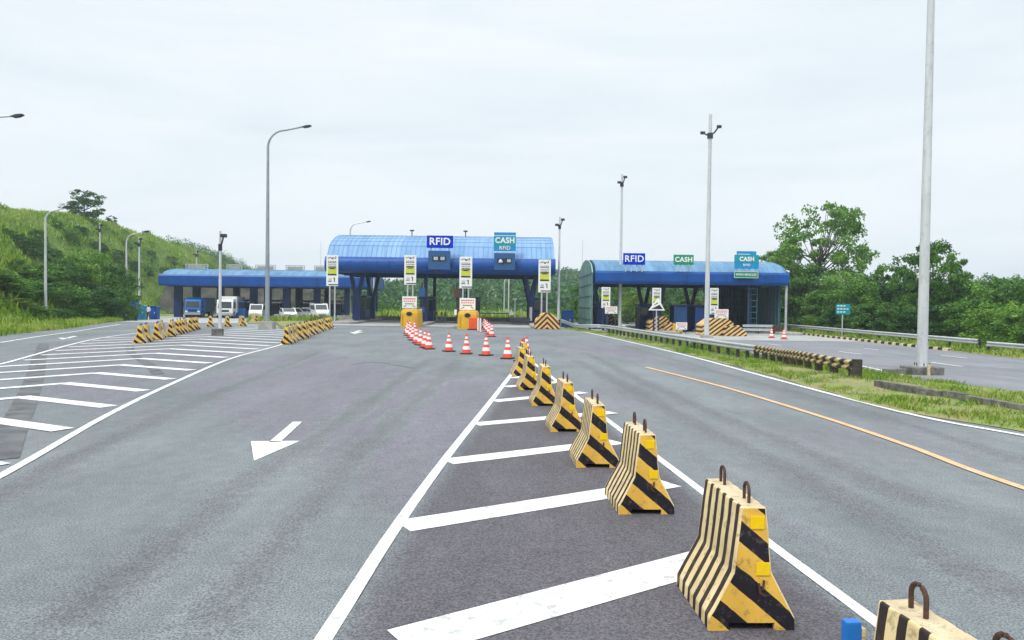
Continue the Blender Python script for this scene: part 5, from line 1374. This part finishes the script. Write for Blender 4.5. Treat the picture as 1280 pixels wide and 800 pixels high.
for px_, py_, w_, key in ((30,318,46,'dark0'),(62,335,40,'dark1'),(46,300,24,'mid0'),(88,300,26,'mid1'),(100,292,20,'dark0'),(20,345,34,'mid1'),(8,300,24,'mid0'),(122,318,26,'dark1'),(146,330,28,'mid0'),(165,338,24,'dark0'),(182,345,24,'mid1'),(70,288,16,'mid0'),(158,312,16,'mid1'),(188,322,14,'mid0'),(214,330,16,'mid1'),(232,338,14,'dark1'),(262,342,16,'dark0'),(10,370,40,'lime0'),(205,345,14,'lime0'),(48,352,30,'dark0')):
    q = onhill(px_, py_)
    if q is None: continue
    ww = w_ * q.y / 924
    plant(key, px_, q.y, loc=q, h=ww * rr.uniform(.5, .75), w_=ww, name='bush', sink=.4)
series(s1, 'scattered bush on the grassy left hill slope, %s from the left', 'bushes on the left hill')

# far woods (nobody could count them)
def wood(label, area, n, seed, m, sz=(5, 9), leafs=70, leaf=.8):
    rnd = random.Random(seed); vs, fs = [], []
    for k in range(n):
        x, y = area(rnd)
        h = rnd.uniform(*sz); c0_ = Vector((x, y, hgt(x, y) + h * .25)); w_ = h * rnd.uniform(.5, .75)
        for i in range(leafs):
            d = Vector((rnd.gauss(0, 1), rnd.gauss(0, 1), rnd.gauss(0, 1))).normalized() * rnd.uniform(.55, 1)
            leafquad(vs, fs, c0_ + Vector((d.x * w_, d.y * w_, d.z * h * .5)), leaf * (h / 7), rnd)
    me = bpy.data.meshes.new('woodland'); me.from_pydata([tuple(v) for v in vs], [], fs); me.materials.append(m); me.update()
    o = bpy.data.objects.new('woodland', me); COL.objects.link(o); return stuff(o, label, 'woodland')
def ar1(r_):
    y = r_.uniform(122, 340) if r_.random() < .65 else r_.uniform(230, 340)
    return r_.uniform(-.30, .55) * y, y
wood('dense green woodland covering the far hillside behind the toll canopies', ar1, 2300, 5, M['leaf_far'], (5, 9), 95, .75)
def ar1b(r_):
    y = r_.uniform(170, 330); return r_.uniform(.28, .95) * y, y
wood('far woodland behind the right-hand belt of trees', ar1b, 500, 15, M['leaf_far'], (5, 8), 90, .8)
def ar2(r_):
    y = r_.uniform(112, 128); return r_.uniform(-.20, .35) * y, y
wood('low scrub along the foot of the far hillside', ar2, 170, 6, M['leaf_mid'], (1.5, 3.5), 90, .55)
def ar3(r_):
    y = r_.uniform(190, 290); return interp(XB, y) - r_.uniform(3, 26), y
wood('dark woodland at the far end of the left hill', ar3, 190, 7, M['leaf_dark'], (3, 5), 240, .5)
def ar4(r_):
    y = r_.uniform(120, 200); return interp(XB, y) - r_.uniform(-3, 8), y
wood('scrub at the foot of the left hill behind the left canopy', ar4, 70, 8, M['leaf_mid'], (1.5, 3), 90, .55)

# grass blades
def grass(label, pts, hmin, hmax, nb, m, seed, wid=.5, name='grass'):
    rnd = random.Random(seed); vs, fs = [], []
    for x, y in pts:
        z = hgt(x, y); hs = rnd.uniform(hmin, hmax) * (.6 + .9 * max(0, .5 + noise.noise(Vector((x * .6, y * .6, 9)))))
        for i in range(nb):
            a = rnd.uniform(0, 6.283); bx, by = x + rnd.gauss(0, hs * .5), y + rnd.gauss(0, hs * .5); ln = rnd.uniform(.2, .8) * hs
            hh = hs * rnd.uniform(.6, 1.2); w_ = hh * wid * .12; ca, sa = math.cos(a), math.sin(a); b = len(vs)
            vs += [(bx - sa * w_, by + ca * w_, z), (bx + sa * w_, by - ca * w_, z), (bx + ca * ln * .4 + sa * w_ * .7, by + sa * ln * .4 - ca * w_ * .7, z + hh * .6), (bx + ca * ln, by + sa * ln, z + hh)]
            fs += [(b, b + 1, b + 2), (b, b + 2, b + 3)]
    me = bpy.data.meshes.new(name); me.from_pydata(vs, [], fs); me.materials.append(m); me.update()
    o = bpy.data.objects.new(name, me); COL.objects.link(o); return stuff(o, label, 'grass')
rnd = random.Random(12); pts = []
for k in range(24000):
    y = 5 + 55 * rnd.random() ** 1.5; a, b = interp(XN, y), interp(XF, y); x = a + (b - a) * rnd.uniform(.02, .98)
    if noise.noise(Vector((x * .9, y * .9, 2))) > -.12 or rnd.random() < .3: pts.append((x, y))
grass('short green and straw-coloured grass on the median strip', pts, .06, .15, 5, M['blade'], 1, .8)
pts = []
for k in range(14000):
    y = 38 + 48 * rnd.random(); x = interp(XL, y) - rnd.uniform(-.05, 5.5); pts.append((x, y))
grass('green grass on the left verge below the trees', pts, .15, .36, 5, M['blade_tall'], 2, .8)
pts = []
for k in range(4500):
    y = 30 + 60 * rnd.random(); x = interp(XO, y) + rnd.uniform(.15, 4); pts.append((x, y))
grass('grass on the right verge by the guardrail', pts, .1, .35, 5, M['blade'], 3, 1.2)
pts = []
for k in range(52000):
    y = 50 + 190 * rnd.random() ** 1.3; x = interp(XB, y) - rnd.uniform(-1, 24); pts.append((x, y))
grass('tall yellow-green grass covering the left hill', pts, .22, .55, 4, M['blade_tall'], 4, 1.0)
pts = []
for k in range(5000):
    x, y = rnd.uniform(-45, 28), rnd.uniform(82, 118)
    if (x < interp(XL, y) + 1 or x > -18.5) and not (5 < x < 26.5 and y < 104): pts.append((x, y))
grass('rough grass behind the toll plaza', pts, .3, .8, 5, M['blade_tall'], 5, 1.4)
pts = []
for k in range(420):
    a = G(rnd.uniform(312, 352), rnd.uniform(400, 404)); pts.append((a.x, a.y))
    a = G(rnd.uniform(352, 418), rnd.uniform(399.5, 403)); pts.append((a.x, a.y))
grass('grass tufts on the small island around the tall lamp post', pts, .2, .5, 5, M['blade'], 6, 1.3)
pts = []
for k in range(5200):
    i = rnd.randrange(len(mp_) - 1); a, b = mp_[i], mp_[i + 1]; p = a.lerp(b, rnd.random())
    pts.append((p.x + rnd.uniform(.55, 1.6), p.y + rnd.uniform(-.2, .2)))
grass('taller grass growing along the back of the median guardrail', pts, .14, .26, 5, M['blade'], 8, .7)
q = G(1192, 490); pts = [(q.x + rnd.gauss(0, .18), q.y + rnd.gauss(0, .15)) for k in range(60)]
grass('bright green clump of grass on the median right of the tall pole', pts, .10, .18, 6, M['blade_tall'], 7, .8, 'grass_tuft')

# ---------------------------------------------------------------- haze
mb = MB(); mb.box((20, 260, 22), (900, 640, 50))
hz = mb.build('haze', bpy.data.materials.new('haze_air')); hm = hz.data.materials[0]; hm.use_nodes = True; t = hm.node_tree; t.nodes.clear()
vo = N(t, 'ShaderNodeVolumePrincipled'); vo.inputs['Color'].default_value = (.80, .90, 1, 1); vo.inputs['Density'].default_value = .00055; vo.inputs['Anisotropy'].default_value = .2
oo = N(t, 'ShaderNodeOutputMaterial'); t.links.new(vo.outputs[0], oo.inputs['Volume']); hz['kind'] = 'stuff'
